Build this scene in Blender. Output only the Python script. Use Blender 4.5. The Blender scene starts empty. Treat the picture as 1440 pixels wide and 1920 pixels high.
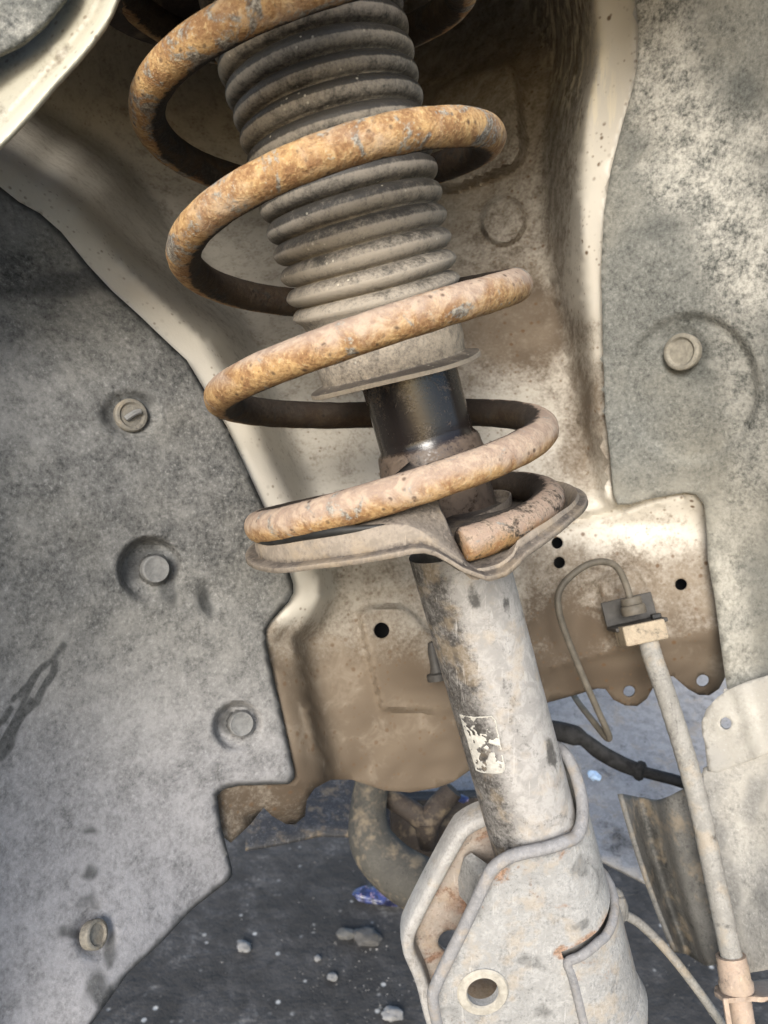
import bpy, bmesh, math, random
import numpy as np
from mathutils import Vector, Matrix, noise as mnoise
from mathutils.geometry import delaunay_2d_cdt
random.seed(7); np.random.seed(7)
S = bpy.context.scene
COL = S.collection

# ------------------------------------------------------------------ camera, sky, sun, exposure
FPX = 1442.0                       # focal length in photo pixels (1440 x 1920)
CAM = Vector((0.0, 0.0, 0.75)); PITCH = math.radians(-14.0)
cd = bpy.data.cameras.new('camera'); cam = bpy.data.objects.new('camera', cd); COL.objects.link(cam)
cam.location = CAM; cam.rotation_euler = (math.radians(90) + PITCH, 0, 0)
cd.sensor_fit = 'VERTICAL'; cd.sensor_height = 32.0; cd.lens = FPX / 1920.0 * 32.0
cd.clip_start = 0.01; cd.clip_end = 200
cd.dof.use_dof = True; cd.dof.focus_distance = 0.37; cd.dof.aperture_fstop = 13.0
S.camera = cam
S.cycles.max_bounces = 4; S.cycles.diffuse_bounces = 3; S.cycles.glossy_bounces = 2; S.cycles.transmission_bounces = 0
SUN_EL, SUN_AZ = math.radians(28), math.radians(-12)     # azimuth measured from behind the camera towards the right
w = bpy.data.worlds.new('World'); S.world = w; w.use_nodes = True
nt = w.node_tree; nt.nodes.clear()
sky = nt.nodes.new('ShaderNodeTexSky'); sky.sky_type = 'NISHITA'; sky.sun_disc = False
sky.sun_elevation = SUN_EL; sky.sun_rotation = math.pi - SUN_AZ
sky.air_density = 1.0; sky.dust_density = 1.5; sky.ozone_density = 0.6
bg = nt.nodes.new('ShaderNodeBackground'); bg.inputs[1].default_value = 0.10
ow = nt.nodes.new('ShaderNodeOutputWorld')
nt.links.new(sky.outputs[0], bg.inputs[0]); nt.links.new(bg.outputs[0], ow.inputs[0])
sl = bpy.data.lights.new('sun', 'SUN'); sl.energy = 1.5; sl.angle = math.radians(24); sl.color = (1.0, 0.97, 0.92)
so = bpy.data.objects.new('sun', sl); COL.objects.link(so)
sd = Vector((math.sin(SUN_AZ) * math.cos(SUN_EL), -math.cos(SUN_AZ) * math.cos(SUN_EL), math.sin(SUN_EL)))
so.rotation_euler = sd.to_track_quat('Z', 'Y').to_euler()
S.view_settings.view_transform = 'Standard'; S.view_settings.look = 'None'
S.view_settings.exposure = 1.48; S.view_settings.gamma = 1.0; S.view_settings.use_curve_mapping = False

# ------------------------------------------------------------------ helpers: places
cp, sp_ = math.cos(PITCH), math.sin(PITCH)
FWD = np.array([0, cp, sp_]); UP = np.array([0, -sp_, cp]); RIGHT = np.array([1.0, 0, 0]); CAMN = np.array(CAM)
def toW(P):
    P = np.atleast_2d(np.asarray(P, float))
    return CAMN + P[:, :1] * RIGHT + P[:, 1:2] * UP + P[:, 2:3] * FWD
def at(px, py, d):                 # photo position + real distance -> point (x right, y up, z forward), metres
    px, py, d = np.broadcast_arrays(np.asarray(px, float), np.asarray(py, float), np.asarray(d, float))
    return np.stack([(px - 720) / FPX * d, (960 - py) / FPX * d, d], -1)
def on_ground(px, py, z=0.0):
    r = at(px, py, 1.0); wz = r[1] * cp + sp_
    return at(px, py, (z - CAM.z) / wz)
class Frame:                       # an axis with its right (u) and away (v) directions
    def __init__(s, b, t):
        s.o = np.asarray(b, float); a = np.asarray(t, float) - s.o; s.L = np.linalg.norm(a); s.a = a / s.L
        v = np.array([0, 0, 1.0]) - s.a * s.a[2]; s.v = v / np.linalg.norm(v)
        u = np.cross(s.v, s.a); s.u = u * np.sign(u[0])
    def p(s, r, th, h):
        r, th, h = np.broadcast_arrays(np.asarray(r, float), np.asarray(th, float), np.asarray(h, float))
        return s.o + h[..., None] * s.a + (r * np.cos(th))[..., None] * s.u + (r * np.sin(th))[..., None] * s.v
    def uvh(s, u, v, h):
        u, v, h = np.broadcast_arrays(np.asarray(u, float), np.asarray(v, float), np.asarray(h, float))
        return s.o + h[..., None] * s.a + u[..., None] * s.u + v[..., None] * s.v
    def loc(s, P):
        d = np.asarray(P) - s.o
        return d @ s.u, d @ s.v, d @ s.a
    def hitcyl(s, px, py, r):      # where a sight line meets a cylinder about the axis: angle, height
        D = at(px, py, 1.0); O = -s.o
        du, dv = D @ s.u, D @ s.v; ou, ov = O @ s.u, O @ s.v
        A = du * du + dv * dv; B = 2 * (du * ou + dv * ov); C = ou * ou + ov * ov - r * r
        disc = max(B * B - 4 * A * C, 0.0); t = (-B - math.sqrt(disc)) / (2 * A)
        u, v, h = s.loc(D * t)
        return math.atan2(v, u), h
    def hitplane_v(s, px, py, v0):
        D = at(px, py, 1.0); t = (v0 + s.o @ s.v) / (D @ s.v)
        u, v, h = s.loc(D * t); return u, h

def tps(ctrl, smooth=1e-4):
    c = np.array(ctrl, float); X = c[:, :2] / 1000; n = len(c)
    def k(r2): return np.where(r2 > 0, 0.5 * r2 * np.log(r2 + 1e-12), 0)
    K = k(((X[:, None] - X[None]) ** 2).sum(-1)) + smooth * np.eye(n)
    Pm = np.c_[np.ones(n), X]; M = np.zeros((n + 3, n + 3)); M[:n, :n] = K; M[:n, n:] = Pm; M[n:, :n] = Pm.T
    sol = np.linalg.solve(M, np.r_[c[:, 2], 0, 0, 0])
    def f(x, y):
        x = np.asarray(x, float); y = np.asarray(y, float); sh = np.broadcast(x, y).shape
        x, y = np.broadcast_to(x, sh).ravel() / 1000, np.broadcast_to(y, sh).ravel() / 1000
        r2 = (x[:, None] - X[None, :, 0]) ** 2 + (y[:, None] - X[None, :, 1]) ** 2
        return (k(r2) @ sol[:n] + sol[n] + sol[n + 1] * x + sol[n + 2] * y).reshape(sh)
    return f
def ss(x, a, b):
    t = np.clip((np.asarray(x, float) - a) / (b - a), 0, 1); return t * t * (3 - 2 * t)
def seg(x, y, x0, y0, x1, y1):     # distance to a segment, and how far along it
    dx, dy = x1 - x0, y1 - y0; t = np.clip(((x - x0) * dx + (y - y0) * dy) / (dx * dx + dy * dy), 0, 1)
    return np.hypot(x - x0 - t * dx, y - y0 - t * dy), t
def pldist(x, y, pts):
    d = None
    for (a, b), (c, e) in zip(pts[:-1], pts[1:]):
        q = seg(x, y, a, b, c, e)[0]; d = q if d is None else np.minimum(d, q)
    return d
def inpoly(x, y, poly):
    x = np.asarray(x, float); y = np.asarray(y, float); r = np.zeros(x.shape, bool); n = len(poly)
    for i in range(n):
        x0, y0 = poly[i]; x1, y1 = poly[(i + 1) % n]
        if y0 == y1: continue
        r ^= ((y0 > y) != (y1 > y)) & (x < (x1 - x0) * (y - y0) / (y1 - y0) + x0)
    return r
def dens(poly, step, closed=True):
    out = []; n = len(poly)
    for i in range(n if closed else n - 1):
        a, b = poly[i], poly[(i + 1) % n]; m = max(1, int(math.hypot(b[0] - a[0], b[1] - a[1]) / step))
        for k in range(m): out.append((a[0] + (b[0] - a[0]) * k / m, a[1] + (b[1] - a[1]) * k / m))
    if not closed: out.append(poly[-1])
    return out
def spline(pts, n=12, closed=False):   # Catmull-Rom through points of any dimension
    P = np.array(pts, float); m = len(P); out = []
    for i in range(m if closed else m - 1):
        if closed: p0, p1, p2, p3 = P[i - 1], P[i], P[(i + 1) % m], P[(i + 2) % m]
        else: p0, p1, p2, p3 = P[max(i - 1, 0)], P[i], P[i + 1], P[min(i + 2, m - 1)]
        for k in range(n):
            t = k / n
            out.append(.5 * ((2 * p1) + (p2 - p0) * t + (2 * p0 - 5 * p1 + 4 * p2 - p3) * t * t + (3 * p1 - p0 - 3 * p2 + p3) * t ** 3))
    if not closed: out.append(P[-1])
    return np.array(out)
def circ(cx, cy, rx, ry=None, n=24, a0=0):
    ry = ry or rx
    return [(cx + rx * math.cos(a0 + 2 * math.pi * i / n), cy + ry * math.sin(a0 + 2 * math.pi * i / n)) for i in range(n)]

# ------------------------------------------------------------------ helpers: objects
def tag(o, label=None, cat=None, group=None, kind=None):
    if label: o['label'] = label
    if cat: o['category'] = cat
    if group: o['group'] = group
    if kind: o['kind'] = kind
    return o
def thing(name, base, label, cat, group=None):
    o = bpy.data.objects.new(name, None); COL.objects.link(o); o.location = toW(base)[0]; o.empty_display_size = .02
    return tag(o, label, cat, group)
def world_loc(o):
    v = Vector(o.location)
    while o.parent: o = o.parent; v += o.location
    return v
def mk(name, V, F, mat, parent=None, smooth=True, attrs=None, thick=0, off=-1, bevel=0, closed=False, cameraside=False, sharp=40, world=False, rimmat=None):
    W = np.asarray(V, float) if world else toW(V)
    me = bpy.data.meshes.new(name)
    o = bpy.data.objects.new(name, me); COL.objects.link(o)
    if parent is not None:
        o.parent = parent; base = np.array(world_loc(parent))
    else:
        base = W.mean(0); base[2] = W[:, 2].min(); o.location = base
    me.from_pydata((W - base).tolist(), [], [list(map(int, f)) for f in F]); me.update()
    if attrs:
        for k, a in attrs.items():
            at_ = me.attributes.new(k, 'FLOAT', 'POINT'); at_.data.foreach_set('value', np.asarray(a, np.float32))
    if closed:
        bm = bmesh.new(); bm.from_mesh(me); bmesh.ops.recalc_face_normals(bm, faces=bm.faces); bm.to_mesh(me); bm.free()
    if smooth:
        me.polygons.foreach_set('use_smooth', np.ones(len(me.polygons), bool))
        if sharp: me.set_sharp_from_angle(angle=math.radians(sharp))
    me.materials.append(mat)
    if thick:
        m = o.modifiers.new('thickness', 'SOLIDIFY'); m.thickness = thick; m.offset = off
        if rimmat: me.materials.append(rimmat); m.material_offset_rim = 1
    if bevel:
        m = o.modifiers.new('edge', 'BEVEL'); m.width = bevel; m.segments = 2; m.limit_method = 'ANGLE'; m.angle_limit = math.radians(50)
    return o
def sheet2d(outline, holes=(), step=14, fine=(), bounds=None, edge=None):
    """triangulate a flat outline with holes: points + triangles"""
    edge = edge or step
    loops = [dens(outline, edge)] + [list(h) for h in holes]
    pts = []; edges = []
    for L in loops:
        b = len(pts); pts += L; edges += [(b + i, b + (i + 1) % len(L)) for i in range(len(L))]
    ob = np.array(pts)
    x0, y0 = ob.min(0); x1, y1 = ob.max(0)
    cand = []; 
    def grid(xa, xb, ya, yb, s):
        rows = np.arange(ya, yb, s * .87); g = []
        for j, yy in enumerate(rows):
            xs = np.arange(xa + (j % 2) * s * .5, xb, s); g.append(np.c_[xs, np.full(len(xs), yy)])
        return np.concatenate(g) if g else np.zeros((0, 2))
    G = grid(x0, x1, y0, y1, step)
    jit = (np.random.rand(*G.shape) - .5) * step * .15; G = G + jit
    keep = np.ones(len(G), bool)
    extra = []
    for (cx, cy, r, s) in fine:
        keep &= np.hypot(G[:, 0] - cx, G[:, 1] - cy) > r
        g = grid(cx - r, cx + r, cy - r, cy + r, s); g = g[np.hypot(g[:, 0] - cx, g[:, 1] - cy) < r]
        for q in extra_disc: g = g[np.hypot(g[:, 0] - q[0], g[:, 1] - q[1]) > q[2]]
        extra_disc.append((cx, cy, r)); extra.append(g)
    extra_disc.clear()
    G = np.concatenate([G[keep]] + extra)
    ins = inpoly(G[:, 0], G[:, 1], loops[0])
    for h in loops[1:]: ins &= ~inpoly(G[:, 0], G[:, 1], h)
    G = G[ins]
    for L in loops:                                  # keep clear of the outline
        Lp = np.array(L)
        for i in range(0, len(G), 4000):
            pass
        dm = np.full(len(G), 1e9)
        for q in Lp: dm = np.minimum(dm, (G[:, 0] - q[0]) ** 2 + (G[:, 1] - q[1]) ** 2)
        lim = .5 * np.median(np.hypot(*(np.roll(Lp, -1, 0) - Lp).T))
        G = G[dm > lim * lim]
    allp = [Vector((float(a), float(b))) for a, b in pts] + [Vector((float(a), float(b))) for a, b in G]
    r = delaunay_2d_cdt(allp, edges, [], 0, 1e-6)
    P = np.array([(v.x, v.y) for v in r[0]]); T = np.array([f for f in r[2] if len(f) == 3])
    c = P[T].mean(1); ok = inpoly(c[:, 0], c[:, 1], loops[0])
    for h in loops[1:]: ok &= ~inpoly(c[:, 0], c[:, 1], h)
    T = T[ok]; used = np.unique(T); rm = -np.ones(len(P), int); rm[used] = np.arange(len(used))
    return P[used], rm[T]
extra_disc = []
def face_camera(V, T):
    a, b, c = V[T[:, 0]], V[T[:, 1]], V[T[:, 2]]
    n = np.cross(b - a, c - a); m = (a + b + c) / 3
    # (right, up, forward) is left-handed: outward normals flip
    flip = (-(n * m).sum(1)) > 0
    T = T.copy(); T[flip] = T[flip][:, ::-1]
    return T
def sheet(name, outline, depth, mat, parent, holes=(), step=14, fine=(), thick=.002, attrs=None, edge=None, bevel=0, rimmat=None, sharp=50):
    P, T = sheet2d(outline, holes, step, fine, edge=edge)
    V = at(P[:, 0], P[:, 1], depth(P[:, 0], P[:, 1])); T = face_camera(V, T)
    A = {k: f(P[:, 0], P[:, 1]) for k, f in (attrs or {}).items()}
    return mk(name, V, T, mat, parent, attrs=A, thick=thick, bevel=bevel, rimmat=rimmat, sharp=sharp)
def sweep(path, rad, n=16, caps=True, flat=None):
    P = np.asarray(path, float); m = len(P); rad = np.broadcast_to(np.asarray(rad, float), (m,))
    t = np.gradient(P, axis=0); t /= np.linalg.norm(t, axis=1)[:, None]
    r = np.array([0, 0, 1.0]) if abs(t[0][2]) < .9 else np.array([1.0, 0, 0]); nrm = r - t[0] * (r @ t[0]); nrm /= np.linalg.norm(nrm)
    V = []; ang = np.arange(n) * 2 * math.pi / n
    for i in range(m):
        nrm = nrm - t[i] * (nrm @ t[i]); nrm /= np.linalg.norm(nrm); b = np.cross(t[i], nrm)
        V.append(P[i] + rad[i] * (np.cos(ang)[:, None] * nrm + np.sin(ang)[:, None] * b))
    V = np.concatenate(V); F = []
    for i in range(m - 1):
        for j in range(n):
            k = (j + 1) % n; F.append((i * n + j, i * n + k, (i + 1) * n + k, (i + 1) * n + j))
    if caps: F.append(tuple(range(n))); F.append(tuple((m - 1) * n + j for j in range(n)))
    return V, F
def revolve(fr, prof, n=72, closedprof=False):
    pr = np.array(prof, float); m = len(pr); th = np.arange(n) * 2 * math.pi / n
    V = np.concatenate([fr.p(r, th, h) for r, h in pr]); F = []
    for i in range(m if closedprof else m - 1):
        i2 = (i + 1) % m
        for j in range(n):
            k = (j + 1) % n; F.append((i * n + j, i * n + k, i2 * n + k, i2 * n + j))
    return V, F
def normal_frame(depth, px, py, toward=True, e=6):
    p = at(px, py, depth(px, py)); a = at(px + e, py, depth(px + e, py)) - p; b = at(px, py - e, depth(px, py - e)) - p
    n = np.cross(a, b); n /= np.linalg.norm(n)
    if n @ p > 0: n = -n
    f = Frame(p, p + n)
    u = a - n * (a @ n); f.u = u / np.linalg.norm(u); v = np.cross(n, f.u); f.v = v * (1 if v[1] > 0 else -1)
    return f
def boxes(fr, u0, u1, v0, v1, h0, h1):
    V = np.array([fr.uvh(u, v, h) for h in (h0, h1) for v in (v0, v1) for u in (u0, u1)])
    return V, [(0, 1, 3, 2), (4, 6, 7, 5), (0, 4, 5, 1), (2, 3, 7, 6), (0, 2, 6, 4), (1, 5, 7, 3)]

# ------------------------------------------------------------------ helpers: materials
class NM:
    def __init__(s, name):
        s.m = bpy.data.materials.new(name); s.m.use_nodes = True; s.t = s.m.node_tree; s.t.nodes.clear()
        s.out = s.t.nodes.new('ShaderNodeOutputMaterial'); s.b = s.t.nodes.new('ShaderNodeBsdfPrincipled')
        s.t.links.new(s.b.outputs[0], s.out.inputs[0])
        s.geo = s.t.nodes.new('ShaderNodeNewGeometry'); s.pos = s.geo.outputs['Position']
    def _set(s, sock, v):
        if hasattr(v, 'is_linked'): s.t.links.new(v, sock)
        elif isinstance(v, tuple) and len(v) == 3 and sock.type == 'RGBA': sock.default_value = (*v, 1)
        else: sock.default_value = v
    def noise(s, scale, detail=6, rough=.6, dist=0, stretch=None, off=0):
        vec = s.pos
        if stretch or off:
            mp = s.t.nodes.new('ShaderNodeMapping'); s.t.links.new(vec, mp.inputs[0])
            if stretch: mp.inputs['Rotation'].default_value = stretch[0]; mp.inputs['Scale'].default_value = stretch[1]
            mp.inputs['Location'].default_value = (off, off * .7, off * 1.3); vec = mp.outputs[0]
        n = s.t.nodes.new('ShaderNodeTexNoise'); s.t.links.new(vec, n.inputs[0])
        n.inputs['Scale'].default_value = scale; n.inputs['Detail'].default_value = min(detail, 3.0); n.inputs['Roughness'].default_value = rough; n.inputs['Distortion'].default_value = dist
        return n.outputs[0]
    def vor(s, scale, feature='F1', off=0):
        n = s.t.nodes.new('ShaderNodeTexVoronoi'); n.feature = feature; n.inputs['Scale'].default_value = scale
        vec = s.pos
        if off:
            mp = s.t.nodes.new('ShaderNodeMapping'); s.t.links.new(vec, mp.inputs[0]); mp.inputs['Location'].default_value = (off, off, off); vec = mp.outputs[0]
        s.t.links.new(vec, n.inputs[0]); return n.outputs[0]
    def ramp(s, fac, a, b):
        n = s.t.nodes.new('ShaderNodeMapRange'); n.interpolation_type = 'SMOOTHSTEP'
        s._set(n.inputs[0], fac); n.inputs[1].default_value = a; n.inputs[2].default_value = b; n.inputs[3].default_value = 0; n.inputs[4].default_value = 1
        return n.outputs[0]
    def lin(s, fac, a, b, c, d):
        n = s.t.nodes.new('ShaderNodeMapRange'); s._set(n.inputs[0], fac)
        for i, v in enumerate((a, b, c, d)): n.inputs[i + 1].default_value = v
        return n.outputs[0]
    def math(s, op, a, b=0.0, clamp=False):
        n = s.t.nodes.new('ShaderNodeMath'); n.operation = op; n.use_clamp = clamp; s._set(n.inputs[0], a); s._set(n.inputs[1], b); return n.outputs[0]
    def mix(s, f, a, b):
        n = s.t.nodes.new('ShaderNodeMix'); n.data_type = 'RGBA'; s._set(n.inputs[0], f); s._set(n.inputs[6], a); s._set(n.inputs[7], b); return n.outputs[2]
    def attr(s, name):
        n = s.t.nodes.new('ShaderNodeAttribute'); n.attribute_name = name; return n.outputs['Fac']
    def up(s):
        x = s.t.nodes.new('ShaderNodeSeparateXYZ'); s.t.links.new(s.geo.outputs['Normal'], x.inputs[0]); return x.outputs[2]
    def done(s, col, rough=.8, bump=None, strength=.3, dist=.001, metal=0.0, spec=.3, coat=0):
        s._set(s.b.inputs['Base Color'], col); s._set(s.b.inputs['Roughness'], rough); s._set(s.b.inputs['Metallic'], metal)
        s.b.inputs['Specular IOR Level'].default_value = spec
        if bump is not None:
            n = s.t.nodes.new('ShaderNodeBump'); n.inputs['Strength'].default_value = strength; n.inputs['Distance'].default_value = dist
            s._set(n.inputs['Height'], bump); s.t.links.new(n.outputs[0], s.b.inputs['Normal'])
        return s.m

def m_liner(name, base, dust, amt=.5, seed=0.0, warm=(.30, .28, .23), stainmix=.85):
    k = NM(name)
    big = k.noise(9, 3, .6, off=seed); med = k.noise(75, 3, .75, off=seed + 1); fin = k.noise(430, 3, .8, off=seed + 2)
    f = k.math('ADD', k.math('MULTIPLY', k.math('SUBTRACT', big, .5), .55), k.math('ADD', k.math('MULTIPLY', k.math('SUBTRACT', med, .5), .95), k.math('MULTIPLY', k.math('SUBTRACT', fin, .5), .75)))
    f = k.math('ADD', f, k.math('MULTIPLY', k.attr('dust'), .5))
    f = k.ramp(f, -.02 - amt, .96 - amt)
    st = k.math('ADD', k.attr('stain'), k.math('ADD', k.math('MULTIPLY', k.math('SUBTRACT', med, .5), .9), k.math('MULTIPLY', k.math('SUBTRACT', fin, .5), .6)))
    st = k.math('MULTIPLY', k.ramp(st, .25, .8), stainmix)
    f = k.math('MULTIPLY', f, k.math('SUBTRACT', 1, st))
    c = k.mix(f, k.mix(k.lin(fin, .3, .7, 0, 1), tuple(x * .4 for x in base), tuple(x * 1.9 for x in base)), k.mix(k.math('MULTIPLY', k.attr('pale'), 1.0, True), k.mix(k.ramp(big, .4, .62), dust, warm), (.315, .31, .32)))
    f2 = k.math('MULTIPLY', k.ramp(fin, .58, .72), k.math('SUBTRACT', 1, st))
    c = k.mix(k.math('MULTIPLY', f2, .28), c, tuple(min(1, x * 1.7) for x in dust))
    c = k.mix(k.math('MULTIPLY', k.math('MULTIPLY', k.attr('white'), k.ramp(k.math('ADD', k.math('MULTIPLY', med, .6), k.math('MULTIPLY', fin, .5)), .38, .74)), .72), c, (.58, .56, .50))
    return k.done(c, k.lin(f, 0, 1, .6, .95), fin, .5, .0006, spec=.25)

def m_paint(name, base, seed=0.0):
    k = NM(name)
    big = k.noise(9, 5, .6, .5, off=seed); med = k.noise(70, 6, .7, .4, off=seed + 1); fin = k.noise(430, 4, .7, off=seed + 2)
    d = k.math('ADD', k.math('MULTIPLY', k.attr('dirt_light'), .75), k.math('ADD', k.math('MULTIPLY', k.math('SUBTRACT', med, .5), 1.15), k.math('MULTIPLY', k.math('SUBTRACT', fin, .5), .9)))
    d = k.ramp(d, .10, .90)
    tan = k.mix(k.math('MULTIPLY', k.attr('dirt_light'), .75, True), base, (.150, .120, .088))
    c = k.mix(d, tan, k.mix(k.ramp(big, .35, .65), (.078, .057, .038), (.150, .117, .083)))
    pale = k.ramp(k.math('ADD', k.math('MULTIPLY', big, .6), k.math('MULTIPLY', med, .5)), .58, .78)
    c = k.mix(k.math('MULTIPLY', pale, .2), c, (.58, .52, .43))
    str_ = k.noise(60, 5, .7, .5, stretch=((0, math.radians(-17), 0), (4.2, 1.5, .42)), off=seed)
    sf = k.math('MULTIPLY', k.attr('streak'), k.ramp(str_, .48, .62))
    c = k.mix(sf, c, (.66, .60, .47))
    sp1 = k.math('MULTIPLY', k.ramp(k.vor(120, off=seed), .24, .09), k.ramp(k.noise(33, 3, .6, off=seed + 7), .42, .56))
    c = k.mix(k.math('MULTIPLY', sp1, k.math('MULTIPLY', k.attr('speck'), .9)), c, (.10, .055, .025))
    sp2 = k.math('MULTIPLY', k.ramp(k.vor(230, off=seed + 3), .28, .12), k.ramp(k.noise(50, 3, .6, off=seed + 9), .44, .58))
    c = k.mix(k.math('MULTIPLY', sp2, .6), c, (.12, .075, .04))
    return k.done(c, k.lin(d, 0, 1, .42, .85), fin, .22, .0006, spec=.4)

def m_rust(name):
    k = NM(name)
    big = k.noise(30, 5, .65, .8); med = k.noise(120, 7, .72, .6, off=2); fin = k.noise(600, 5, .75, off=4); big2 = k.noise(48, 6, .7, 1.0, off=9)
    t = k.attr('along')                                        # 0 at the lower end, 1 at the upper end
    ora = k.mix(k.ramp(med, .35, .66), (.25, .135, .062), (.47, .30, .135))
    ora = k.mix(k.math('MULTIPLY', k.ramp(fin, .52, .68), .6), ora, (.58, .42, .21))
    ora = k.mix(k.math('MULTIPLY', k.ramp(fin, .45, .34), .55), ora, (.13, .07, .035))
    dusty = k.mix(k.ramp(med, .4, .6), (.33, .255, .205), (.42, .335, .27))
    grey = k.mix(k.ramp(fin, .4, .65), (.075, .08, .08), (.33, .32, .28))
    lowf = k.math('SUBTRACT', 1.0, k.ramp(t, .30, .75))
    dm = k.ramp(k.math('ADD', k.math('MULTIPLY', big, .8), k.math('ADD', k.math('MULTIPLY', med, .3), k.math('MULTIPLY', k.math('MULTIPLY', lowf, k.lin(k.up(), -.7, .8, -.25, 1.1)), .36))), .52, .80)
    c = k.mix(k.math('MULTIPLY', dm, .8), ora, dusty)
    gm = k.ramp(k.math('ADD', k.math('MULTIPLY', big2, .8), k.math('ADD', k.math('MULTIPLY', fin, .28), k.math('MULTIPLY', t, .10))), .635, .715)
    c = k.mix(k.math('MULTIPLY', gm, .85), c, grey)
    pits = k.math('MULTIPLY', k.ramp(k.vor(210, off=5), .32, .12), k.ramp(med, .46, .60))
    c = k.mix(k.math('MULTIPLY', pits, .8), c, (.06, .035, .025))
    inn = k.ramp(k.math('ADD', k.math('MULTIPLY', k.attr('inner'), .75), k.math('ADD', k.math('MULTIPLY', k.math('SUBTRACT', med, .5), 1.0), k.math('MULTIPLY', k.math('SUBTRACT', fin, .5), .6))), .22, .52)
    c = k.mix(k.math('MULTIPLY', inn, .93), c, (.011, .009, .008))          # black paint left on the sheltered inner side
    return k.done(c, .82, k.noise(300, 3, .8, off=4), .6, .0015, spec=.25)

def m_rubber(name, base=(.022, .020, .018), dust=(.30, .265, .205), amt=.5):
    k = NM(name)
    big = k.noise(22, 4, .6, .4); med = k.noise(160, 6, .7, .3, off=1); fin = k.noise(750, 4, .75, off=2)
    f = k.math('ADD', k.math('MULTIPLY', k.attr('dust'), .60), k.math('ADD', k.math('MULTIPLY', k.math('SUBTRACT', med, .5), .95), k.math('MULTIPLY', k.math('SUBTRACT', fin, .5), .9)))
    f = k.math('ADD', f, k.math('MULTIPLY', k.math('SUBTRACT', big, .5), .5))
    f = k.ramp(f, .35 - amt * .5, 1.05 - amt * .5)
    c = k.mix(k.math('MULTIPLY', f, .9), base, dust)
    sp = k.math('MULTIPLY', k.ramp(k.vor(260), .2, .08), k.ramp(k.noise(70, 2, off=6), .52, .6))
    c = k.mix(k.math('MULTIPLY', sp, .7), c, (.55, .5, .4))
    return k.done(c, k.lin(f, 0, 1, .45, .92), fin, .45, .0007, spec=.35)

def m_metal(name, base, dust, rust=(.30, .15, .075), amt=.5, rustamt=.3, dark=(.035, .033, .03), seed=0.0, rough=.75, bumpy=.45, sc=1.0):
    k = NM(name)
    big = k.noise(26 * sc, 5, .65, .6, off=seed); med = k.noise(110 * sc, 6, .7, .5, off=seed + 1); fin = k.noise(560 * sc, 5, .75, off=seed + 2); big2 = k.noise(36 * sc, 6, .7, 1.2, off=seed + 5)
    f = k.math('ADD', k.math('MULTIPLY', k.math('SUBTRACT', big, .04), .65), k.math('ADD', k.math('MULTIPLY', k.math('SUBTRACT', med, .12), .95), k.math('MULTIPLY', k.math('SUBTRACT', fin, .28), .9)))
    f = k.math('ADD', f, k.math('MULTIPLY', k.attr('dust'), .5))
    f = k.ramp(f, .75 - amt * .6, 1.45 - amt * .6)
    c = k.mix(f, base, k.mix(k.ramp(med, .4, .62), dust, tuple(x * .74 for x in dust)))
    dk = k.ramp(k.math('ADD', k.math('MULTIPLY', big2, .8), k.math('MULTIPLY', fin, .5)), .70, .92)
    c = k.mix(k.math('MULTIPLY', dk, .8), c, dark)
    c = k.mix(k.math('MULTIPLY', k.ramp(k.noise(55 * sc, 3, .7, off=seed + 12), .5, .68), .3), c, (.40, .31, .20))
    scr = k.ramp(k.noise(90, 3, .7, off=seed + 4, stretch=((0, math.radians(16), 0), (6.0, 6.0, .35))), .60, .70)
    c = k.mix(k.math('MULTIPLY', scr, .35), c, tuple(min(1, x * 1.35) for x in dust))
    rs = k.ramp(k.math('ADD', k.math('ADD', k.math('MULTIPLY', k.noise(40 * sc, 6, .7, .9, off=seed + 8), .8), k.math('MULTIPLY', fin, .3)), k.math('MULTIPLY', k.attr('rust'), .3)), .80 - rustamt * .35, .95 - rustamt * .35)
    c = k.mix(k.math('MULTIPLY', rs, .85), c, k.mix(k.ramp(fin, .4, .6), rust, tuple(x * .5 for x in rust)))
    st = k.ramp(k.math('ADD', k.attr('stain'), k.math('ADD', k.math('MULTIPLY', k.math('SUBTRACT', med, .5), 1.3), k.math('MULTIPLY', k.math('SUBTRACT', fin, .5), 1.0))), .25, 1.05)
    c = k.mix(k.math('MULTIPLY', st, .8), c, dark)
    return k.done(c, rough, k.noise(300 * sc, 3, .75, off=seed + 2), bumpy, .0009, spec=.3)

def m_plain(name, col, rough=.6, var=.3, scale=200, metal=0.0, spec=.35, bump=.2):
    k = NM(name); n = k.noise(scale, 5, .7, .3); n2 = k.noise(scale * .2, 4, .6, .4, off=3)
    f = k.math('ADD', k.math('MULTIPLY', n, .5), k.math('MULTIPLY', n2, .5))
    c = k.mix(k.ramp(f, .35, .65), tuple(x * (1 - var) for x in col), tuple(min(1, x * (1 + var)) for x in col))
    return k.done(c, rough, n, bump, .0006, metal=metal, spec=spec)

def m_ground():
    k = NM('dirty_asphalt')
    big = k.noise(3.2, 6, .65, .6); med = k.noise(18, 7, .7, .5, off=1); fin = k.noise(140, 5, .75, off=2)
    c = k.mix(k.ramp(med, .35, .65), (.036, .035, .034), (.062, .060, .059))
    c = k.mix(k.math('MULTIPLY', k.ramp(k.math('ADD', k.math('MULTIPLY', med, .6), k.math('MULTIPLY', fin, .5)), .58, .74), k.ramp(big, .40, .58)), c, (.15, .146, .142))
    c = k.mix(k.math('MULTIPLY', k.ramp(k.vor(55), .22, .08), k.ramp(k.noise(12, 3, off=7), .5, .6)), c, (.4, .4, .39))
    return k.done(c, .9, k.noise(60, 3, .75), .6, .006, spec=.25)

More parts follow.
